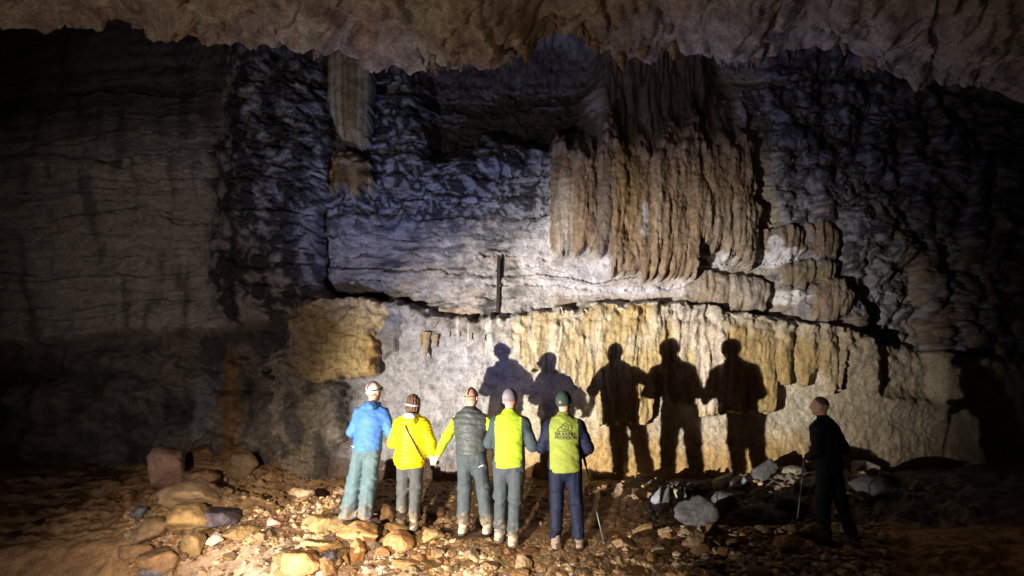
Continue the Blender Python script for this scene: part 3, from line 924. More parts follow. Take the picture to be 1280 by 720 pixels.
boulder('rock', 990, 642, 40, 28, 'grey', 'grey rock behind the jagged block below the trekking pole', seed=78)
boulder('rock', 822, 648, 15, 38, 'blue', 'thin bluish slab leaning at the left end of the pit', tilt=(0, .5), depth=.5)
boulder('rock', 832, 648, 12, 34, 'grey', 'second thin grey slab leaning beside the bluish one', tilt=(0, .45), depth=.5)
boulder('rock', 849, 627, 26, 14, 'pale', 'flat pale stone above the leaning thin slabs', tilt=(0, .25))
boulder('rock', 926, 614, 28, 18, 'blue', 'bluish white rock on the far rim of the pit', tilt=(0, -.3))
boulder('rock', 903, 607, 36, 13, 'pale', 'long pale stone at the wall foot behind the pit', tilt=(0, -.3))
boulder('rock', 874, 617, 32, 14, 'grey', 'grey stone at the wall foot below the fourth shadow')
boulder('rock', 800, 628, 30, 16, 'brown', 'brown rock at the wall foot below the third shadow')
boulder('rock', 958, 604, 34, 26, 'grey', 'grey rock under the shadow of the trekking pole', tilt=(0, -.2))
boulder('rock', 990, 596, 30, 14, 'pale', 'pale slab on the shelf left of the dark dressed man')
boulder('rock', 1010, 614, 36, 16, 'pale', 'low pale slab on the shelf behind the trekking pole tip')
boulder('rock', 1086, 596, 48, 18, 'pale', 'pale slab at the wall foot right of the dark dressed man')
boulder('rock', 1090, 630, 50, 28, 'grey', 'dim grey rock on the floor right of the dark dressed man')
boulder('rock', 1016, 684, 36, 26, 'orange', 'lumpy orange rock left of the dark dressed man boots')
boulder('rock', 985, 690, 34, 18, 'orange', 'flat orange stone by the trekking pole tip')
boulder('rock', 1060, 690, 34, 18, 'pink', 'pinkish stone right of the dark dressed man boots')
boulder('rock', 835, 674, 22, 14, 'tan', 'tan stone on the orange bank before the pit')
boulder('rock', 824, 700, 36, 20, 'tan', 'larger tan stone at the bottom of the orange bank')
boulder('rock', 870, 690, 34, 22, 'brown', 'brown lump on the orange bank before the pit')
boulder('rock', 780, 690, 26, 16, 'brown', 'brown stone at the bottom right of the navy sleeves man')

# loose stones one can still tell apart: copies of a few shapes
rs_ = np.random.RandomState(11)
SM = {c: [mesh_np('stone', *rock_geo(200 + 9 * i + len(c), 2, 9, .02, .09), None, False, M_STONE[c]) for i in range(3)]
      for c in ('ochre', 'orange', 'tan', 'brown', 'pale', 'grey')}
ZONES = [((345, 560, 652, 724), 54, ['ochre', 'orange', 'ochre', 'orange', 'tan'], (.045, .125), 'in the lit rubble below the two left hikers', 'stones below the two left hikers'),
         ((545, 800, 684, 724), 66, ['brown', 'tan', 'orange', 'ochre'], (.030, .085), 'in the gravel below the three middle hikers', 'stones below the middle hikers'),
         ((170, 360, 650, 722), 40, ['brown', 'tan', 'ochre', 'brown'], (.03, .08), 'in the dim rubble at the lower left', 'stones at the lower left'),
         ((760, 1040, 655, 722), 62, ['orange', 'brown', 'tan', 'ochre'], (.035, .11), 'on the bank in front of the pit', 'stones on the bank by the pit'),
         ((470, 800, 612, 660), 34, ['brown', 'tan', 'grey'], (.025, .07), 'on the mud between hikers and wall', 'stones behind the hikers'),
         ((800, 1120, 588, 640), 32, ['grey', 'pale', 'grey', 'brown'], (.04, .10), 'at the wall foot behind the pit', 'stones at the wall foot on the right')]
for (u0, u1, v0, v1), n, cs, (s0, s1), lab, grp in ZONES:
    for i in range(n):
        x, y, z = ground_hit(rs_.uniform(u0, u1), rs_.uniform(v0, v1))
        s = s0 + (s1 - s0) * rs_.rand() ** 1.7
        c = cs[rs_.randint(len(cs))]
        o = link('stone', SM[c][rs_.randint(3)], None, (x, y, z + s * .22), tuple(rs_.uniform(-.5, .5, 2)) + (rs_.uniform(0, 6.3),),
                 (s * rs_.uniform(.8, 1.4), s * rs_.uniform(.8, 1.3), s * rs_.uniform(.55, .95)))
        pu, pv = to_px(x, y, z)
        side = ('left', 'middle', 'right')[int(np.clip((pu - u0) / (u1 - u0) * 3, 0, 2))]
        row = ('far', 'near')[int(pv > (v0 + v1) / 2)]
        size = 'larger' if s > (s0 + s1) / 2 else 'small' if s > s0 + (s1 - s0) * .2 else 'tiny'
        tag(o, '%s %s stone %s, %s %s' % (size, c, lab, row, side), 'stone', grp)


def gravel():
    base = [rock_geo(500 + i, 1, 7, .02) for i in range(8)]
    VV, FF, CC = [], [], []
    off = 0
    pal = np.array([(.30, .20, .12), (.36, .25, .15), (.22, .13, .07), (.40, .30, .19), (.24, .19, .15), (.36, .22, .10)])
    for (u0, u1, v0, v1), n, (s0, s1) in (((540, 900, 676, 726), 4600, (.009, .048)), ((160, 560, 640, 726), 3600, (.009, .048)), ((800, 1110, 655, 726), 2600, (.010, .055)),
                                          ((280, 1110, 592, 660), 2600, (.009, .045))):
        for i in range(n):
            u = rs_.uniform(u0, u1); v = rs_.uniform(v0, v1)
            # foreground rows can be solved directly on the smooth ground
            if 215 < u < 470 and v > 700 - (u - 215) * .16 and rs_.rand() < .8: continue
            GU.append((u, v, s0 + (s1 - s0) * rs_.rand() ** 2.2))
    arr = np.array(GU)
    ys = np.arange(4.6, 9.6, .03)[None, :]
    X, Y, Z = at(arr[:, :1], arr[:, 1:2], ys)
    Y = np.broadcast_to(ys, X.shape)
    G = ground_z(X, Y)
    idx = np.argmax(Z <= G, axis=1)
    rows = np.arange(len(arr))
    px_, py_, pz_ = X[rows, idx], Y[rows, idx], G[rows, idx]
    px_ = px_ + rs_.uniform(-.02, .02, len(arr)); py_ = py_ + rs_.uniform(-.02, .02, len(arr))
    for i in range(len(arr)):
        if idx[i] == 0:
            continue
        p, f = base[i % 8]
        s = arr[i, 2]
        a = rs_.uniform(0, 6.3); c, s_ = math.cos(a), math.sin(a)
        q = p * np.array([s * rs_.uniform(.8, 1.5), s, s * rs_.uniform(.5, .9)])
        q = np.stack([q[:, 0] * c - q[:, 1] * s_, q[:, 0] * s_ + q[:, 1] * c, q[:, 2]], 1) + np.array([px_[i], py_[i], pz_[i] + s * .15])
        VV.append(q); FF.append(f + off); off += len(q)
        CC.append(np.repeat(pal[rs_.randint(6)][None] * rs_.uniform(.8, 1.55), len(q), 0))
    o = link('gravel', mesh_np('gravel', np.concatenate(VV), np.concatenate(FF), np.concatenate(CC), False, M_GROUND))
    tag(o, 'loose brown gravel and stone chips strewn over the cave floor', 'gravel', kind='stuff')


GU = []
gravel()


# ================================================================== PEOPLE
def smin(a, b, k):
    h = np.clip(.5 + .5 * (b - a) / k, 0, 1)
    return b + (a - b) * h - k * h * (1 - h)


def rcone(P, a, b, r1, r2, flat=None):
    a = np.asarray(a, f32); b = np.asarray(b, f32)
    pa = P - a; ba = b - a
    if flat is not None:
        fd, kf = flat
        fd = np.asarray(fd, f32)
        pa = pa + (kf - 1) * (pa @ fd)[:, None] * fd
        ba = ba + (kf - 1) * float(ba @ fd) * fd
    h = np.clip((pa @ ba) / max(float(ba @ ba), 1e-9), 0, 1)
    q = pa - h[:, None] * ba
    return np.sqrt((q * q).sum(1)) - (r1 + (r2 - r1) * h)


def ell(P, c, r):
    q = (P - np.asarray(c, f32)) / np.asarray(r, f32)
    k0 = np.sqrt((q * q).sum(1)) + 1e-6
    return (k0 - 1) * min(r) if False else (k0 - 1) * k0 / (np.sqrt(((q / np.asarray(r, f32)) ** 2).sum(1)) + 1e-6)


def nets(fn, lo, hi, h):
    lo = np.asarray(lo, float); hi = np.asarray(hi, float)
    n = np.maximum(((hi - lo) / h).astype(int) + 2, 3)
    ax = [lo[i] + h * np.arange(n[i]) for i in range(3)]
    G = np.stack(np.meshgrid(*ax, indexing='ij'), -1).astype(f32).reshape(-1, 3)
    D = fn(G).reshape(n).astype(f32)
    sgn = D < 0
    cs = np.zeros(n - 1, np.int32)
    for i in (0, 1):
        for j in (0, 1):
            for k in (0, 1):
                cs += sgn[i:n[0] - 1 + i, j:n[1] - 1 + j, k:n[2] - 1 + k]
    act = (cs > 0) & (cs < 8)
    ids = -np.ones(n - 1, np.int64)
    cells = np.argwhere(act)
    ids[act] = np.arange(len(cells))
    acc = np.zeros((len(cells), 3)); cnt = np.zeros(len(cells))
    corners = [(0, 0, 0), (1, 0, 0), (0, 1, 0), (1, 1, 0), (0, 0, 1), (1, 0, 1), (0, 1, 1), (1, 1, 1)]
    cd = [D[cells[:, 0] + c[0], cells[:, 1] + c[1], cells[:, 2] + c[2]] for c in corners]
    for a in range(8):
        for b in range(a + 1, 8):
            if sum(abs(corners[a][q] - corners[b][q]) for q in range(3)) != 1:
                continue
            m = (cd[a] < 0) != (cd[b] < 0)
            t = cd[a] / (cd[a] - cd[b] + 1e-12)
            pt = np.asarray(corners[a])[None] * (1 - t[:, None]) + np.asarray(corners[b])[None] * t[:, None]
            acc[m] += pt[m]; cnt[m] += 1
    verts = lo + h * (cells + acc / cnt[:, None])
    quads = []
    for axis in range(3):
        s0 = [slice(None)] * 3; s1 = [slice(None)] * 3
        s0[axis] = slice(0, n[axis] - 1); s1[axis] = slice(1, n[axis])
        ch = sgn[tuple(s0)] != sgn[tuple(s1)]
        e = np.argwhere(ch)
        o1, o2 = [q for q in range(3) if q != axis]
        ok = (e[:, o1] > 0) & (e[:, o2] > 0) & (e[:, o1] < n[o1] - 1) & (e[:, o2] < n[o2] - 1)
        e = e[ok]
        if not len(e):
            continue

        def cid(d1, d2):
            q = e.copy(); q[:, o1] -= d1; q[:, o2] -= d2
            return ids[q[:, 0], q[:, 1], q[:, 2]]
        qd = np.stack([cid(1, 1), cid(0, 1), cid(0, 0), cid(1, 0)], 1)
        neg = sgn[e[:, 0], e[:, 1], e[:, 2]]
        flip = neg if axis != 1 else ~neg
        qd = np.where(flip[:, None], qd, qd[:, ::-1])
        quads.append(qd)
    return verts, np.concatenate(quads)


def relax(v, f, it=1):
    for _ in range(it):
        acc = np.zeros_like(v); cnt = np.zeros(len(v))
        for a, b in ((0, 1), (1, 2), (2, 3), (3, 0)):
            np.add.at(acc, f[:, a], v[f[:, b]]); np.add.at(cnt, f[:, a], 1)
            np.add.at(acc, f[:, b], v[f[:, a]]); np.add.at(cnt, f[:, b], 1)
        v = v * .5 + .5 * acc / np.maximum(cnt, 1)[:, None]
    return v


def seg_tube(pts, r, ns=6, flatten=None):
    """tube along a polyline"""
    pts = [Vector(p) for p in pts]
    V_, F_ = [], []
    n = len(pts)
    for i, p in enumerate(pts):
        tdir = (pts[min(i + 1, n - 1)] - pts[max(i - 1, 0)]).normalized()
        up = Vector((0, 1, 0)) if abs(tdir.y) < .8 else Vector((1, 0, 0))
        a = tdir.cross(up).normalized(); b = tdir.cross(a).normalized()
        rr = r[i] if hasattr(r, '__len__') else r
        for j in range(ns):
            t_ = 2 * math.pi * j / ns
            V_.append(p + a * math.cos(t_) * rr + b * math.sin(t_) * rr * (flatten or 1))
    for i in range(n - 1):
        for j in range(ns):
            F_.append((i * ns + j, i * ns + (j + 1) % ns, (i + 1) * ns + (j + 1) % ns, (i + 1) * ns + j))
    return np.array([v[:] for v in V_]), np.array(F_)


def join_geo(lst):
    VV, FF, o = [], [], 0
    for v, f in lst:
        VV.append(v); FF.append(np.asarray(f) + o); o += len(v)
    return np.concatenate(VV), np.concatenate(FF)


M_SKIN = plain_mat('skin', (.52, .29, .21), .55)
M_HAIRB = cloth_mat('brown_hair', (.085, .045, .028), .55, 300, .3)
M_HAIRG = cloth_mat('grey_stubble', (.33, .19, .145), .6, 300, .25)
M_HAIRS = cloth_mat('short_grey_hair', (.10, .07, .06), .6, 300, .25)
M_HAIRD = cloth_mat('dark_hair', (.03, .025, .022), .6, 300, .25)
M_STRAP = cloth_mat('dark_strap', (.02, .02, .025), .6)
M_STRAPW = cloth_mat('pale_strap', (.55, .55, .55), .6)
M_LAMP = plain_mat('lamp_housing', (.05, .05, .055), .35)
M_LENS = plain_mat('lamp_lens', (.8, .85, .9), .1)
M_BOOTD = cloth_mat('dusty_boot', (.33, .28, .22), .85, 160, .25)
M_BOOTB = cloth_mat('dark_boot', (.055, .055, .075), .8, 160, .25)
M_BOOTO = cloth_mat('brown_grey_boot', (.19, .14, .115), .8, 160, .25)
M_SOLE = plain_mat('boot_sole', (.035, .033, .03), .85)
M_INK = plain_mat('dark_print', (.02, .025, .015), .7)
M_WPRINT = plain_mat('white_print', (.8, .8, .8), .6)
M_ORANGE = cloth_mat('orange_fabric', (.55, .17, .06), .7)


class Person:
    def __init__(s, key, H, yaw, spec, label):
        s.k = H / 1.75
        s.base = Vector(FEET[key]); s.yaw = yaw; s.sp = spec; s.key = key
        s.Rm = Matrix.Rotation(yaw, 3, 'Z')
        J = dict(pel=(0, 0, .95), waist=(0, -.005, 1.08), chest=(0, -.012, 1.28), upper=(0, -.012, 1.395), neck=(0, .005, 1.45),
                 shL=(-.168, 0, 1.362), shR=(.168, 0, 1.362), elL=(-.27, -.02, 1.14), elR=(.27, -.02, 1.14), wrL=(-.15, .2, 1.12), wrR=(.15, .2, 1.12),
                 hipL=(-.088, 0, .92), hipR=(.088, 0, .92), anL=(-.12, 0, .085), anR=(.12, 0, .085), head=(0, .022, 1.63))
        lean = spec.get('lean', (0, 0))            # shift of the upper body over the feet
        for k_, p in J.items():
            q = Vector(p)
            if k_[:2] not in ('an',):
                q.x += lean[0] * min(q.z, 1.45) / 1.45; q.y += lean[1] * min(q.z, 1.45) / 1.45
            J[k_] = q * s.k
        for k_, p in spec.get('joints', {}).items():
            q = Vector(p)
            if k_[:2] != 'an':
                q.x += lean[0] * min(q.z, 1.45) / 1.45; q.y += lean[1] * min(q.z, 1.45) / 1.45
            J[k_] = q * s.k
        for k_, p in spec.get('world', {}).items():
            J[k_] = s.Rm.inverted() @ (Vector(p) - s.base)
        for sd in 'LR':
            kn = J['hip' + sd].lerp(J['an' + sd], .5) + Vector((0, spec.get('knee', .03), .02)) * s.k
            J['kn' + sd] = spec['joints'].get('kn' + sd) and Vector(spec['joints']['kn' + sd]) * s.k or kn
        s.J = J
        hy, hp, hr = spec.get('head', (0, 0, 0))
        s.HR = np.array((Matrix.Rotation(hy, 3, 'Z') @ Matrix.Rotation(hp, 3, 'X') @ Matrix.Rotation(hr, 3, 'Y')))
        s.root = None
        s.label = label
        s.build()

    # ---- fields
    def torso(s, P, off, w=1.0):
        k = s.k; J = s.J; fl = ((0, 1, 0), s.sp.get('flat', 1.38)); st = s.sp.get('stout', 1.0) * w
        d = rcone(P, J['pel'], J['waist'], .152 * k * st + off, .143 * k * st + off, fl)
        d = smin(d, rcone(P, J['waist'], J['chest'], .143 * k * st + off, .160 * k * st + off, fl), .04)
        up_ = J['chest'].lerp(J['upper'], .45)
        d = smin(d, rcone(P, J['chest'], up_, .160 * k * st + off, .128 * k * st + off, fl), .05)
        for sd in 'LR':
            sh = J['sh' + sd]
            d = smin(d, rcone(P, J['neck'] + Vector((0, -.01, -.035)) * k, sh.lerp(J['neck'], .12) + Vector((0, -.004, -.03)) * k, .060 * k + off * .6, .050 * k + off * .8), .06)
            d = smin(d, rcone(P, J['chest'] + Vector((0, -.01, .02)) * k, sh.lerp(J['upper'], .3) + Vector((0, -.01, -.05)) * k, .11 * k + off, .075 * k + off * .8, fl), .05)
        return d

    def arm(s, P, sd, off, cut=None):
        k = s.k; J = s.J
        d = rcone(P, J['sh' + sd], J['el' + sd], .054 * k + off, .046 * k + off)
        d = smin(d, rcone(P, J['el' + sd], J['wr' + sd], .046 * k + off, .033 * k + off * .8), .03)
        if cut is not None:                        # sleeve ends before the wrist
            ax = (J['wr' + sd] - J['el' + sd]).normalized(); e = J['wr' + sd] + ax * cut
            d = np.maximum(d, (P - np.asarray(e, f32)) @ np.asarray(ax, f32))
        return d

    def leg(s, P, sd, off, loose=0.0):
        k = s.k; J = s.J
        d = rcone(P, J['hip' + sd], J['kn' + sd], .090 * k + off, .056 * k + off + loose * .5)
        d = smin(d, rcone(P, J['kn' + sd], J['an' + sd], .057 * k + off + loose * .5, .040 * k + off + loose), .04)
        return d

    def hips(s, P, off):
        k = s.k
        return rcone(P, s.J['pel'] + Vector((0, 0, -.03)) * k, s.J['waist'], .150 * k + off, .140 * k + off, ((0, 1, 0), 1.3))

    def hl(s, P):
        return ((P - np.asarray(s.J['head'], f32)) @ s.HR) / s.k      # into head space

    def skull(s, Q):
        d = ell(Q, (0, -.008, .018), (.077, .096, .100))
        return d

    def headf(s, P):
        Q = s.hl(P).astype(f32)
        d = s.skull(Q)
        d = smin(d, ell(Q, (0, .035, -.045), (.058, .060, .066)), .04)
        d = smin(d, rcone(Q, (0, .088, .018), (0, .112, -.022), .011, .015), .014)             # nose
        d = smin(d, rcone(Q, (-.04, .078, .030), (.04, .078, .030), .013, .013), .012)       # brow
        d = np.maximum(d, -ell(Q, (-.031, .098, .008), (.016, .014, .010)))
        d = np.maximum(d, -ell(Q, (.031, .098, .008), (.016, .014, .010)))
        d = smin(d, ell(Q, (-.031, .083, .008), (.013, .012, .011)), .003)
        d = smin(d, ell(Q, (.031, .083, .008), (.013, .012, .011)), .003)
        d = smin(d, rcone(Q, (-.018, .090, -.050), (.018, .090, -.050), .008, .008), .008)   # mouth
        d = np.maximum(d, -rcone(Q, (-.022, .101, -.051), (.022, .101, -.051), .003, .003))
        d = smin(d, rcone(Q, (0, .072, -.092), (0, .075, -.085), .022, .022), .02)            # chin
        for sx in (-1, 1):
            e = ell(Q, (sx * .081, -.006, -.004), (.011, .022, .033))
            e = np.maximum(e, -ell(Q, (sx * .093, .0, -.002), (.008, .012, .020)))
            d = smin(d, e, .010)
        d = d * s.k
        J = s.J
        d = smin(d, rcone(P, J['neck'] + Vector((0, -.01, -.03)) * s.k, J['head'] + Vector((0, -.01, -.05)) * s.k, .060 * s.k, .054 * s.k), .025)
        return d

    def hand(s, sd):
        J = s.J; k = s.k
        w = np.array(J['wr' + sd]); ax = np.array((J['wr' + sd] - J['el' + sd]).normalized())
        n = np.array(s.sp.get('palm' + sd, (-1, 0, 0) if sd == 'R' else (1, 0, 0)), float)  # palm faces
        n = n - ax * (n @ ax); n /= np.linalg.norm(n)
        sidev = np.cross(ax, n) * (1 if sd == 'R' else -1)     # towards the thumb
        if s.sp.get('flip' + sd): sidev = -sidev
        curl = s.sp.get('curl' + sd, .8)

        def fn(P):
            d = rcone(P, w - ax * .03, w + ax * .02, .029 * k, .027 * k, (n, 1.35))
            d = smin(d, rcone(P, w + ax * .03 * k, w + ax * .075 * k, .036 * k, .040 * k, (n, 2.0)), .02)
            for i, (o, ln) in enumerate(((.030, .070), (.010, .078), (-.010, .073), (-.029, .058))):
                b = w + (ax * .085 + sidev * o) * k
                d1 = ax * math.cos(curl * .7) + n * math.sin(curl * .7)
                d2 = ax * math.cos(curl * 1.6) + n * math.sin(curl * 1.6)
                d3 = ax * math.cos(curl * 2.3) + n * math.sin(curl * 2.3)
                p1 = b + d1 * ln * .45 * k; p2 = p1 + d2 * ln * .32 * k; p3 = p2 + d3 * ln * .25 * k
                fg = np.minimum(np.minimum(rcone(P, b - ax * .02 * k, p1, .0095 * k, .009 * k), rcone(P, p1, p2, .009 * k, .0082 * k)), rcone(P, p2, p3, .0082 * k, .0072 * k))
                d = smin(d, fg, .004)
            t0 = w + (ax * .025 + sidev * .028) * k; t1 = t0 + (ax * .035 + sidev * .022 + n * .012) * k
            t2 = t1 + (ax * .026 + n * (.012 + .012 * curl)) * k
            d = smin(d, np.minimum(rcone(P, t0, t1, .014 * k, .011 * k), rcone(P, t1, t2, .011 * k, .009 * k)), .006)
            return d
        c = w + ax * .07 * k + n * .03 * k
        return nets(fn, c - .115 * k, c + .115 * k, .0045)

    # ---- assembly
    def add(s, name, geo, mat, parent=None, smooth=True, label=None):
        me = mesh_np(name, geo[0], geo[1], None, smooth, mat)
        o = link(name, me, parent or s.root)
        if label: o['label'] = label
        return o

    def back_y(s, fn, x, z, near=-.6):
        """where a ray from behind meets the garment"""
        ys = np.linspace(near, .25, 340)
        P = np.stack([np.full(340, x), ys, np.full(340, z)], 1).astype(f32)
        d = fn(P)
        i = np.argmax(d < 0)
        return float(ys[i]) if d.min() < 0 else 0.0

    def build(s):
        k = s.k; J = s.J; sp_ = s.sp
        hd = np.array(J['head'])
        parts = [nets(s.headf, hd - np.array([.13, .17, .24]) * k, hd + np.array([.13, .17, .15]) * k, .0065)]
        parts[0] = (relax(*parts[0], 1), parts[0][1])

        def bodyf(P):
            d = s.torso(P, -.022)
            for sd in 'LR':
                d = smin(d, s.arm(P, sd, -.006), .02)
                d = smin(d, s.leg(P, sd, -.012), .02)
            return d
        pts = np.array([J[q] for q in ('shL', 'shR', 'elL', 'elR', 'wrL', 'wrR', 'anL', 'anR', 'pel', 'knL', 'knR')])
        parts.append(nets(bodyf, np.minimum(pts.min(0) - .1, -.2), np.maximum(pts.max(0) + .1, .2), .018))
        for sd in 'LR':
            parts.append(s.hand(sd))
        v, f = join_geo(parts)
        s.root = link('person', mesh_np('person', v, f, None, True, M_SKIN), None, s.base, (0, 0, s.yaw))
        tag(s.root, s.label, 'person', 'hikers in the cave' if False else None)

        # trousers
        off = .014; loose = sp_.get('loose', .014)
        top = 1.03 * k

        def trf(P):
            d = s.hips(P, off)
            for sd in 'LR':
                d = smin(d, s.leg(P, sd, off, loose), .045 if False else .03)
            z = P[:, 2] / k
            Q = P / k
            sx_ = np.sign(Q[:, 0] - J['pel'].x / k * np.clip(z, 0, 1))
            wz = pn3(Q * 5, 21) * .10
            fold = pn3(np.stack([Q[:, 0] * 8 + sx_ * 3, Q[:, 1] * 6, (Q[:, 2] + wz + Q[:, 0] * sx_ * .5) * 15], 1), 3 + int(s.base.x * 7) % 9)
            fold2 = pn3(np.stack([Q[:, 0] * 22 + sx_ * 7, Q[:, 1] * 10, Q[:, 2] * 3.2], 1), 7)
            amp = .002 + .013 * np.exp(-((z - .17) / .09) ** 2) + .008 * np.exp(-((z - .50) / .09) ** 2) + .007 * np.exp(-((z - .83) / .05) ** 2)
            d = d - (fold * amp * 2.3 + fold2 * .009) * sp_.get('fold', 1.0)
            d = np.maximum(d, (sp_.get('cuffz', .125) * k + .010 * np.sin(P[:, 0] * 40)) - P[:, 2])
            d = np.maximum(d, P[:, 2] - top)
            return d
        lx = [J[q].x for q in ('anL', 'anR', 'hipL', 'hipR', 'knL', 'knR')]; ly = [J[q].y for q in ('anL', 'anR', 'hipL', 'knL', 'knR')]
        v, f = nets(trf, (min(lx) - .17, min(ly) - .2, .05), (max(lx) + .17, max(ly) + .2, top + .03), .0085)
        zc = v[f].mean(1)
        if 'seatcol' in sp_:
            sel = (zc[:, 2] / k > .70 + .05 * np.cos(zc[:, 0] * 22))
            a = submesh(v, f, None, ~sel); tr = s.add('trousers', a[:2], sp_['trousers'])
            b = submesh(v, f, None, sel); s.add('seat_panel', b[:2], sp_['seatcol'], tr)
        else:
            tr = s.add('trousers', (v, f), sp_['trousers'])
        s.tr = tr; s.trf = trf

        # boots
        for sd in 'LR':
            a = np.array(J['an' + sd]); toe = sp_.get('toe' + sd, 0.0)
            fd = np.array([math.sin(toe), math.cos(toe), 0]); z0 = a[2] - .085 * k

            def bt(P, a=a, fd=fd, z0=z0):
                g = np.array([a[0], a[1], z0])
                d = rcone(P, g + fd * -.045 * k + np.array([0, 0, .045 * k]), g + fd * .14 * k + np.array([0, 0, .036 * k]), .047 * k, .040 * k)
                d = smin(d, rcone(P, g + np.array([0, 0, .05]) * k, g + np.array([0, 0, .15]) * k, .052 * k, .056 * k), .03)
                d = d - .004 * np.sin(P[:, 2] * 220) * (P[:, 2] > z0 + .05 * k)
                return np.maximum(np.maximum(d, z0 + .018 * k - P[:, 2]), P[:, 2] - (z0 + .165 * k))

            def so(P, a=a, fd=fd, z0=z0):
                g = np.array([a[0], a[1], z0])
                Q = P.copy(); Q[:, 2] = z0
                d = rcone(Q, g + fd * -.048 * k, g + fd * .145 * k, .048 * k, .045 * k)
                return np.maximum(d, np.abs(P[:, 2] - z0 - .012 * k) - .014 * k)
            g = np.array([a[0], a[1], z0])
            b = s.add('boot', nets(bt, g - np.array([.22, .22, .01]) * k, g + np.array([.22, .24, .19]) * k, .009), sp_['boots'])
            s.add('sole', nets(so, g - np.array([.22, .22, .02]) * k, g + np.array([.22, .24, .05]) * k, .008), M_SOLE, b)

        # jacket
        joff = sp_.get('joff', .020); hem = sp_.get('hem', .90) * k; aoff = sp_.get('aoff', .014)
        quilt = sp_.get('quilt'); cut = sp_.get('cuff', -.005)

        def wr(P, amp, seed):
            Q = P / k
            n = pn3(Q * np.array([7, 7, 11], f32) + np.stack([Q[:, 2] * 6, Q[:, 2] * 0, Q[:, 0] * 7], 1), seed)
            n2 = pn3(Q * np.array([16, 16, 24], f32) + np.stack([Q[:, 2] * -9, Q[:, 2] * 0, Q[:, 0] * 12], 1), seed + 2)
            return (n + .5 * n2) * amp

        def bodyj(P):
            z = P[:, 2] / k
            d = s.torso(P, joff) - .022 * ss(1.15, .88, z) * sp_.get('flare', .6) * (1.0)
            d = smin(d, rcone(P, J['neck'] + Vector((0, -.012, -.02)) * k, J['neck'] + Vector((0, .0, sp_.get('collar', .05))) * k, .075 * k, .066 * k), .03)
            return d

        def jf(P):
            d = bodyj(P)
            if not sp_.get('vest'):
                d = smin(d, np.minimum(s.arm(P, 'L', aoff, cut), s.arm(P, 'R', aoff, cut)), .03)
            d = d - wr(P, sp_.get('wrinkle', .011) * 1.3, 5)
            if quilt:
                ph = P[:, 2] + .012 * np.sin(P[:, 0] * 9) + .01 * pn3(P * 6, 4)
                d = d - quilt[1] * (np.abs(np.sin(math.pi * ph / quilt[0])) ** .6 - .5)
            d = np.maximum(d, hem + .010 * np.sin(P[:, 0] * 9 + s.yaw * 3) - P[:, 2])
            d = np.maximum(d, P[:, 2] - (J['neck'].z + sp_.get('collar', .05) * k))
            return d
        ap = np.array([J[q] for q in ('shL', 'shR', 'elL', 'elR', 'wrL', 'wrR')]) if not sp_.get('vest') else np.array([J['shL'], J['shR']])
        cx = J['waist'].x
        lo = np.array([min(ap[:, 0].min() - .1, cx - .28), min(ap[:, 1].min() - .1, -.24 + J['waist'].y), hem - .02])
        hi = np.array([max(ap[:, 0].max() + .1, cx + .28), max(ap[:, 1].max() + .1, .24 + J['waist'].y), J['neck'].z + .13 * k])
        if not sp_.get('vest'):
            lo[2] = min(lo[2], ap[:, 2].min() - .06)
        v, f = nets(jf, lo, hi, .0085)
        # a sleeve below the hem line must survive the hem cut: rebuilt with the arms
        fc = v[f].mean(1).astype(f32)
        s.jf = jf
        dt = s.torso(fc, joff)
        dl = s.arm(fc, 'L', aoff); dr = s.arm(fc, 'R', aoff)
        rel = (fc - np.asarray(J['upper'], f32)) / k
        line = sp_.get('raglan', .155)
        arm_side = np.abs(rel[:, 0]) > line + np.clip(-rel[:, 2], 0, .2) * .12 - np.clip(rel[:, 2], 0, .1) * .6
        isl = (np.minimum(dl, dr) < dt + .012) & arm_side
        if sp_.get('sidepanel'):
            isl |= (np.abs(rel[:, 0]) > sp_['sidepanel']) & (rel[:, 2] < 0.02)
        if sp_.get('vest'):
            isl[:] = False
        a = submesh(v, f, None, ~isl)
        s.jk = s.add('vest' if sp_.get('vest') else 'jacket', a[:2], sp_['jacket'])
        if isl.any():
            for sd, m in (('L', isl & (fc[:, 0] < cx)), ('R', isl & (fc[:, 0] >= cx))):
                b = submesh(v, f, None, m); s.add('sleeve', b[:2], sp_['sleeves'], s.jk)
        if sp_.get('vest') or sp_.get('lowarm'):
            for sd in 'LR':
                def sf(P, sd=sd):
                    return s.arm(P, sd, aoff, cut) - wr(P, .010, 9)
                q = np.array([J['sh' + sd], J['el' + sd], J['wr' + sd]])
                s.add('sleeve', nets(sf, q.min(0) - .09, q.max(0) + .09, .0085), sp_['sleeves'], s.jk)
        for fn in sp_.get('extras', []):
            fn(s)

    # ---- head gear, all in head space
    def headgear(s, name, fn, mat, parent=None, h=.005, ext=.16):
        hd = np.array(s.J['head'])
        g = nets(lambda P: fn(s.hl(P).astype(f32)) * s.k, hd - ext * s.k, hd + ext * s.k, h)
        return s.add(name, g, mat, parent)

    def hair(s, mat, thick=.006, low=-.05, front=.045):
        def fn(Q):
            d = s.skull(Q) - thick - .003 * pn3(Q * 60, 3)
            d = np.maximum(d, (low - Q[:, 2]) + np.clip(Q[:, 1], 0, .2) * .9)
            d = np.maximum(d, (Q[:, 1] - front) - np.clip(Q[:, 2] - .02, 0, .1) * .9)
            return d
        return s.headgear('hair', fn, mat)

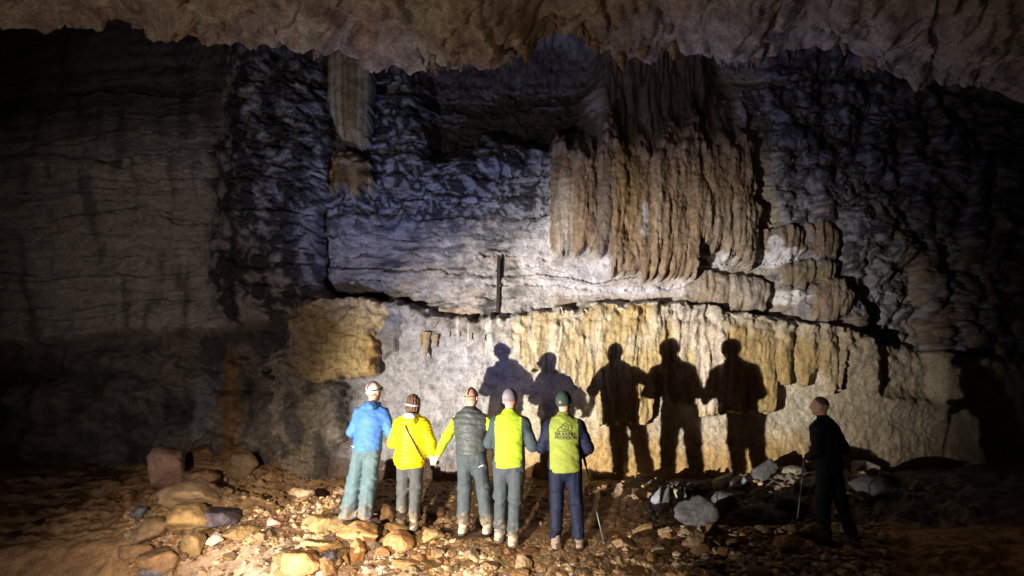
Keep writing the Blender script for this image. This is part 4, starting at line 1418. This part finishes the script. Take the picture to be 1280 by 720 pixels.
    def lamp(s, strap, top=True, zc=.030, lift=.016, w=.012, light=None):
        def fn(Q):
            zz = Q[:, 2] - zc - Q[:, 1] * .12
            d = np.maximum(np.abs(s.skull(Q) - lift) - .004, np.abs(zz) - w)
            if top:
                d = np.minimum(d, np.maximum(np.maximum(np.abs(s.skull(Q) - lift) - .004, np.abs(Q[:, 0]) - .009), zc - Q[:, 2]))
            return d
        o = s.headgear('headlamp', fn, strap, h=.0045)

        def bx(Q):
            q = np.abs(Q - np.array([0, .112, zc + .012], f32)) - np.array([.026, .016, .018], f32)
            return np.sqrt((np.maximum(q, 0) ** 2).sum(1)) + np.minimum(q.max(1), 0) - .006
        s.headgear('lamp_housing', bx, M_LAMP, o)
        s.headgear('lens', lambda Q: np.maximum(np.sqrt(Q[:, 0] ** 2 + (Q[:, 2] - zc - .012) ** 2) - .015, np.abs(Q[:, 1] - .134) - .006), M_LENS, o)
        if light:
            watts, colr, ang, tgt = light
            p = np.array(s.J['head']) + s.HR @ (np.array([0, .16, zc + .012]) * s.k)
            wp = s.base + s.Rm @ Vector(p)
            spot('headlamp_light', wp, tgt, watts, colr, ang, .8, .02)
        return o

    def cap(s, mat, brim=True, low=.0, thick=.013):
        def fn(Q):
            d = s.skull(Q) - thick
            d = np.maximum(d, low - Q[:, 2] + Q[:, 1] * .15)
            return d
        o = s.headgear('cap', fn, mat)
        if brim:
            def bf(Q):
                q = (Q - np.array([0, .085, .022], f32)) / np.array([.062, .070, 1], f32)
                r = np.sqrt(q[:, 0] ** 2 + q[:, 1] ** 2) - 1
                return np.maximum(np.maximum(r * .07, np.abs(Q[:, 2] - .024 + Q[:, 0] ** 2 * 3 + (Q[:, 1] - .09) * .2) - .004), .06 - Q[:, 1])
            s.headgear('brim', bf, mat, o, ext=.22)
        return o

    def strip(s, name, pts, r, mat, fn, lift=.004, parent=None, flatten=.5):
        q = []
        for (x, z) in pts:
            q.append((x, s.back_y(fn, x, z) - lift, z))
        return s.add(name, seg_tube(q, r, 6, flatten), mat, parent or s.jk)


def text_on(s, string, x0, z0, size, mat, fn, name):
    cu = bpy.data.curves.new(name, 'FONT'); cu.body = string; cu.size = size; cu.align_x = 'CENTER'; cu.extrude = .001; cu.offset = size * .018
    tmp = bpy.data.objects.new(name, cu); COL.objects.link(tmp)
    bpy.context.view_layer.update()
    me = tmp.to_mesh()
    v = np.array([q.co[:] for q in me.vertices]); fs = []
    me.calc_loop_triangles()
    fs = np.array([t.vertices[:] for t in me.loop_triangles])
    tmp.to_mesh_clear(); bpy.data.objects.remove(tmp)
    out = []
    for p in v:
        x, z = x0 + p[0], z0 + p[1]
        out.append((x, s.back_y(fn, x, z) - .004 - p[2], z))
    return s.add(name, (np.array(out), fs), mat, s.jk, smooth=False)


# ---------------------------------------------------------------- the six people
C_BLUE = cloth_mat('blue_softshell', (.045, .13, .40), .6, 200, .08)
C_CYAN = cloth_mat('pale_blue_trousers', (.068, .108, .128), .7, 200, .16, mud=True, crease=1.0)
C_YEL = cloth_mat('yellow_nylon', (.54, .41, .006), .45, 200, .06)
C_GREYT = cloth_mat('grey_trousers', (.055, .058, .06), .75, 220, .18, mud=True, crease=1.0)
C_VEST = cloth_mat('charcoal_quilt', (.050, .056, .060), .5, 200, .15)
C_LIME = cloth_mat('neon_lime', (.36, .54, .012), .6, 200, .06)
C_LIME2 = cloth_mat('lime_fleece', (.30, .41, .024), .75, 200, .08)
C_LIME3 = cloth_mat('olive_lime_softshell', (.20, .235, .038), .7, 200, .08)
C_SLATE = cloth_mat('slate_sleeve', (.040, .055, .068), .75, 200, .12)
C_SLATET = cloth_mat('slate_trousers', (.042, .054, .064), .75, 220, .18, mud=True, crease=1.0)
C_SLATED = cloth_mat('dark_slate_panel', (.045, .055, .07), .75, 220, .12)
C_NAVY = cloth_mat('navy_fabric', (.0065, .009, .028), .7, 200, .12)
C_BLACKC = cloth_mat('black_fabric', (.008, .008, .011), .75, 200, .12)
C_CAPW = cloth_mat('pale_cap', (.62, .55, .50), .75, 90, .35)
C_CAPP = cloth_mat('mottled_cap', (.19, .16, .20), .75, 60, .45)
C_CAPG = cloth_mat('green_cap', (.030, .055, .040), .8, 120, .15)
C_PINK = cloth_mat('pink_band', (.60, .24, .24), .75, 90, .2)
C_HOODW = cloth_mat('pale_blue_lining', (.55, .72, .74), .75, 150, .12)
C_GREYP = cloth_mat('grey_band', (.30, .30, .36), .7, 120, .2)


def hood(mat, r=.105, drop=0.0, name='hood', y=-.10, rz=.065):
    def ex(s):
        k = s.k; n = s.J['neck']

        def fn(P):
            Q = (P - np.asarray(n, f32)) / k
            d = ell(Q, (0, y, -.005 - drop), (r, .065, rz))
            d = smin(d, rcone(Q, (-.088, -.02, .02), (-.05, y - .035, -.02 - drop), .036, .040), .03)
            d = smin(d, rcone(Q, (.088, -.02, .02), (.05, y - .035, -.02 - drop), .036, .040), .03)
            d = np.maximum(d, -ell(Q, (0, -.02, .075), (.066, .085, .06)))
            return (d - .008 * pn3(Q * 22, 8)) * k
        c = np.array(n)
        g = nets(fn, c - np.array([.18, .22, .16]) * k, c + np.array([.18, .1, .12]) * k, .006)
        s.add(name, g, mat, s.jk)
    return ex


COOL = (.42, .52, 1.0)

# 1 blue jacket
def ex_blue(s):
    c = s.cap(C_CAPW, True, -.012)
    s.headgear('crown_panel', lambda Q: np.maximum(np.abs(s.skull(Q) - .0135) - .003, np.maximum(.055 - Q[:, 2], Q[:, 0] - .035)), C_PINK, c)
    s.hair(M_HAIRG, .006, -.06)
    s.lamp(M_STRAP, True, .028, .018, .008, light=(330, COOL, 84, (-2.0, 9.6, 6.3)))
    q = [(-.02 + i * .011, .905 * s.k + .004 * math.sin(i * 2.1)) for i in range(8)]
    s.strip('brand_mark', [(x - .09, z + .035) for x, z in q], .005, M_WPRINT, s.jf)


Person('blue', 1.60, -.20, dict(lean=(.13, .02), joints={'anL': (-.13, -.02, .085), 'anR': (.085, .02, .085), 'elL': (-.245, .02, 1.12), 'elR': (.275, .04, 1.12),
       'wrL': (-.10, .26, 1.16), 'wrR': (.14, .27, 1.17)}, head=(-.35, .06, 0), jacket=C_BLUE, sleeves=C_BLUE, trousers=C_CYAN, boots=M_BOOTB, hem=.885, joff=.020, aoff=.018, cuffz=.07,
       wrinkle=.013, loose=.040, fold=1.3, flare=.9, stout=1.04, extras=[hood(C_BLUE, .10), ex_blue]), 'person in a blue hooded jacket, pale blue trousers and pale cap, seen from behind')


# 2 yellow jacket, holding hands with 3
CLASP = Vector(at(543, 579, 6.76))


def ex_yellow(s):
    def hr(Q):
        d = s.skull(Q) - .018 - .006 * pn3(Q * 40, 3)
        d = smin(d, ell(Q, (0, -.055, -.055), (.082, .055, .075)), .03)
        d = smin(d, ell(Q, (-.065, -.01, -.075), (.03, .05, .06)), .03)
        d = smin(d, ell(Q, (.065, -.01, -.075), (.03, .05, .06)), .03)
        d = d - .005 * np.sin(Q[:, 0] * 160 + 4 * pn3(Q * 25, 6))
        return np.maximum(d, (Q[:, 1] - .045) - np.clip(Q[:, 2] - .03, 0, .1))
    s.headgear('hair', hr, M_HAIRB, ext=.19)
    s.lamp(C_GREYP, False, -.002, .026, .014, light=(85, (.34, .42, 1.0), 84, (0.2, 9.5, 3.4)))
    k = s.k; fn = s.jf
    n = s.J['neck'] / k
    s.strip('shoulder_strap', [((n.x - .085 + .028 * i) * k, (1.435 - .052 * i) * k) for i in range(12)], .010, M_STRAP, fn, .006)

    def lin(P):
        Q = (P - np.asarray(s.J['neck'], f32)) / k
        return (ell(Q, (0, -.112, .005), (.088, .062, .062)) - .006 * pn3(Q * 25, 2)) * k
    c = np.array(s.J['neck'])
    s.add('hood_lining', nets(lin, c - .18, c + .14, .006), C_HOODW, s.jk)


Person('yellow', 1.49, -.12, dict(joints={'anL': (-.11, .06, .10), 'anR': (.10, -.05, .085), 'elL': (-.25, .03, 1.12), 'wrL': (-.12, .26, 1.12), 'elR': (.275, -.03, 1.12)},
       world={'wrR': CLASP + Vector((-.03, .02, .075))}, lean=(.015, 0), head=(.45, .05, .05), jacket=C_YEL, sleeves=C_YEL, trousers=C_GREYT, boots=M_BOOTD, hem=.79, joff=.034, aoff=.028, quilt=(.036, .011),
       wrinkle=.007, flare=1.7, loose=.012, curlR=1.0, palmR=(-.4, 1, 0), stout=.98, fold=1.0, extras=[hood(C_YEL, .115, .04, rz=.07, y=-.115), ex_yellow]), 'person in a quilted yellow jacket with a diagonal strap, holding hands')


# 3 charcoal vest over lime sleeves
def ex_vest(s):
    s.hair(M_HAIRG, .003, -.045)
    s.lamp(M_STRAP, True, .020, .008, .005, light=(260, COOL, 64, (4.3, 9.6, 6.9)))
    k = s.k
    s.strip('pocket_mark', [((.105 + .012 * i) * k, (.800 + .005 * i) * k) for i in range(5)], .006, M_WPRINT, s.trf, .004, s.tr)


Person('vest', 1.59, -.28, dict(lean=(-.035, .0), joints={'anL': (-.115, .0, .085), 'anR': (.175, .06, .085), 'elL': (-.30, -.04, 1.16), 'elR': (.405, -.03, 1.15), 'wrR': (.50, .13, 1.0)},
       world={'wrL': CLASP + Vector((.03, -.02, .08))}, head=(-.1, .0, 0), vest=True, jacket=C_VEST, sleeves=C_LIME, trousers=C_SLATET, boots=M_BOOTD, hem=.94, joff=.030, aoff=.013,
       quilt=(.060, .012), wrinkle=.012, collar=.075, loose=.022, curlL=1.1, palmL=(.4, 1, 0), flare=.3, stout=1.05, extras=[ex_vest]), 'person in a charcoal quilted vest over neon lime sleeves, holding a hand')


# 4 lime fleece with slate sleeves
def ex_lime(s):
    s.cap(C_CAPP, True, -.012)
    s.hair(M_HAIRG, .004, -.05)
    k = s.k
    s.strip('seam', [((-.12 + .024 * i) * k + s.J['waist'].x, (.93 + .006 * math.sin(i * .9)) * k) for i in range(11)], .004, C_LIME2, s.jf, .001)
    s.headgear('headband', lambda Q: np.maximum(np.abs(s.skull(Q) - .012) - .006, np.abs(Q[:, 2] + .030 - Q[:, 1] * .1) - .016), C_PINK)


Person('lime', 1.64, -.2, dict(lean=(.03, 0), joints={'anL': (-.11, .08, .085), 'anR': (.085, -.09, .085), 'elL': (-.245, .02, 1.12), 'elR': (.265, .03, 1.10), 'wrL': (-.10, .25, 1.13), 'wrR': (.12, .26, 1.16)},
       head=(-.2, .0, 0), jacket=C_LIME2, sleeves=C_SLATE, trousers=C_SLATET, seatcol=C_SLATED, boots=M_BOOTD, hem=.86, joff=.022, aoff=.018, wrinkle=.010, raglan=.125, sidepanel=.158, collar=.075,
       loose=.010, flare=.8, extras=[ex_lime]), 'person in a lime fleece with slate grey sleeves and a mottled cap')


# 5 lime back, navy sleeves, printed emblem
def ex_navy(s):
    c = s.cap(C_CAPG, True, -.035, .014)
    s.headgear('cap_badge', lambda Q: np.maximum(np.abs(s.skull(Q) - .015) - .003, np.sqrt((Q[:, 0] - .004) ** 2 + (Q[:, 2] - .005) ** 2) - .016 + .005 * np.sin(np.arctan2(Q[:, 2] - .005, Q[:, 0]) * 5)), C_PINK, c, h=.004)
    k = s.k; fn = s.jf; x0 = s.J['upper'].x + .015
    zb = 1.335 * k
    hill = [(-.085, -.03), (-.083, -.015), (-.06, .005), (-.035, .022), (-.02, .045), (-.002, .065), (.02, .05), (.04, .038), (.07, .030), (.085, .012), (.075, -.005)]
    s.strip('emblem', [(x0 + a * k, zb + b * k) for a, b in hill], .0042, M_INK, fn, .003)
    s.strip('emblem', [(x0 + a * k, zb + b * k) for a, b in ((-.085, -.03), (-.05, -.036), (.0, -.030), (.05, -.027), (.08, -.028))], .004, M_INK, fn, .003)
    s.strip('emblem', [(x0 + (.028 * math.cos(a) - .012) * k, zb + (.026 * math.sin(a) + .012) * k) for a in [i * .55 for i in range(11)]], .004, M_INK, fn, .003)
    s.strip('emblem', [(x0 + (.030 + .012 * math.cos(a)) * k, zb + (.020 * math.sin(a) + .006) * k) for a in [-1.8 + i * .5 for i in range(8)]], .004, M_INK, fn, .003)
    s.strip('seam', [((-.13 + .026 * i) * k + s.J['waist'].x, (.985 + .012 * math.sin(i * .7)) * k) for i in range(11)], .004, C_LIME3, fn, .001)
    text_on(s, 'ISA RAINIA', x0 + .005, zb - .078 * k, .050 * k, M_INK, fn, 'lettering')
    text_on(s, 'PROFESOR', x0 + .008, zb - .120 * k, .052 * k, M_INK, fn, 'lettering')


Person('navy', 1.62, -.16, dict(lean=(-.01, 0), joints={'anL': (-.125, .0, .085), 'anR': (.135, .05, .085), 'elL': (-.265, .02, 1.11), 'elR': (.265, .03, 1.11), 'wrL': (-.17, .24, 1.08), 'wrR': (.20, .27, 1.02)},
       head=(-.35, .05, 0), jacket=C_LIME3, sleeves=C_NAVY, trousers=C_NAVY, boots=M_BOOTO, hem=.845, joff=.024, aoff=.020, wrinkle=.012, raglan=.135, sidepanel=.168, collar=.07,
       loose=.008, flare=.9, curlR=1.3, curlL=1.2, stout=1.03, toeL=-.5, extras=[ex_navy]), 'person in a lime softshell with navy sleeves, printed emblem and dark green cap')


# 6 man in the dark
def ex_dark(s):
    s.hair(M_HAIRS, .002, .012, .0)


Person('dark', 1.59, .55, dict(lean=(-.04, .02), joints={'anL': (-.15, .07, .085), 'anR': (.17, -.07, .085), 'elL': (-.225, -.01, 1.10), 'elR': (.28, -.05, 1.12), 'wrL': (-.10, .19, 1.00), 'wrR': (.13, .18, 1.10)},
       head=(.55, .05, 0), jacket=C_BLACKC, sleeves=C_BLACKC, trousers=C_BLACKC, boots=M_BOOTB, hem=.84, joff=.028, aoff=.022, wrinkle=.012, loose=.012, flare=.8, collar=.07, curlL=1.3,
       extras=[ex_dark]), 'person in black clothes with a trekking pole, standing apart on the right in the dark')


# ================================================================== TREKKING POLES
M_SHAFT = plain_mat('pole_shaft', (.10, .10, .11), .35, .6)
M_SHAFTL = plain_mat('pole_lower_shaft', (.16, .16, .17), .5, .3)
M_GRIP = plain_mat('pole_grip', (.02, .02, .02), .8)


def trekking_pole(top, tip, label):
    top = Vector(top); tip = Vector(tip)
    d = tip - top; L_ = d.length
    root = bpy.data.objects.new('trekking_pole', None); COL.objects.link(root); root.location = tip; root.empty_display_size = .1
    root.rotation_euler = (-d).to_track_quat('Z', 'Y').to_euler()
    tag(root, label, 'trekking pole')

    def part(name, z0, z1, r0, r1, mat, n=2):
        zs = [z0 + (z1 - z0) * i / n for i in range(n + 1)]
        rs = [r0 + (r1 - r0) * i / n for i in range(n + 1)]
        pts = [(0, 0, z0 - .0005)] + [(0, 0, z) for z in zs] + [(0, 0, z1 + .0005)]
        v, f = seg_tube(pts, [.0005] + rs + [.0005], 10)
        return link(name, mesh_np(name, v, f, None, True, mat), root)
    part('tip', 0, .06, .003, .005, M_SHAFTL)
    part('basket', .06, .07, .028, .024, M_GRIP)
    part('lower_shaft', .07, L_ * .5, .0065, .0075, M_SHAFTL)
    part('clamp', L_ * .5, L_ * .5 + .04, .012, .012, M_GRIP)
    part('upper_shaft', L_ * .5 + .04, L_ - .14, .0085, .009, M_SHAFT)
    part('grip', L_ - .14, L_ + .02, .014, .017, M_GRIP, 4)


def hand_world(key, yaw, p, H):
    return Vector(FEET[key]) + Matrix.Rotation(yaw, 3, 'Z') @ (Vector(p) * (H / 1.75))


def gp(u, v, y):
    x = at(u, v, y)[0]
    return Vector((x, y, float(ground_z(np.array([x]), np.array([y]))[0])))


trekking_pole(hand_world('navy', -.16, (.185, .36, 1.02), 1.62), gp(756, 680, 6.45), 'trekking pole planted right of the person with navy sleeves')
trekking_pole(hand_world('lime', -.2, (-.13, .34, 1.10), 1.64), gp(608, 660, 6.85), 'trekking pole between the charcoal vest and the lime fleece hikers')
trekking_pole(hand_world('dark', .55, (-.11, .275, .96), 1.59), gp(994, 655, 7.0), 'trekking pole held by the person in black on the right')

# ================================================================== IRON POST ON THE LEDGE
M_RUST = plain_mat('rusty_iron', (.035, .022, .016), .75, .3)


def post():
    x, _, zb = at(622, 394, 9.5)
    _, _, zt = at(622, 320, 9.5)
    h = zt - zb
    w = .020
    root = bpy.data.objects.new('iron_post', None); COL.objects.link(root); root.location = (x, min(wall_y(x, zb + .12 + q * .1) for q in range(8)) - .012, zb - .12); root.rotation_euler = (0, .012, 0)
    tag(root, 'thin dark iron post standing upright on the rock ledge', 'post')
    H = h + .12
    # U-profile: web and two flanges
    def bar(name, x0, x1, y0, y1, z0, z1, par=root):
        v = np.array([(a, b, c) for c in (z0, z1) for a, b in ((x0, y0), (x1, y0), (x1, y1), (x0, y1))])
        f = np.array([(0, 3, 2, 1), (4, 5, 6, 7), (0, 1, 5, 4), (1, 2, 6, 5), (2, 3, 7, 6), (3, 0, 4, 7)])
        return link(name, mesh_np(name, v, f, None, False, M_RUST), par)
    bar('web', -w, w, -.026, .008, 0, H)
    bar('flange', -w - .006, -w, -.03, .010, 0, H - .02)
    bar('flange', w, w + .006, -.03, .010, 0, H - .03)
    bar('base_plate', -.06, .06, -.075, .009, .06, .125)
    bar('bracket', -w - .03, -w - .0062, -.012, .004, H - .27, H - .24)
    v, f = seg_tube([(0, .009, H - .01), (0, .009, H + .012), (0, .009, H + .03), (0, .009, H + .031)], [w * 1.05, w * .9, w * .45, .001], 10)
    link('cap', mesh_np('cap', v, f, None, True, M_RUST), root)


post()
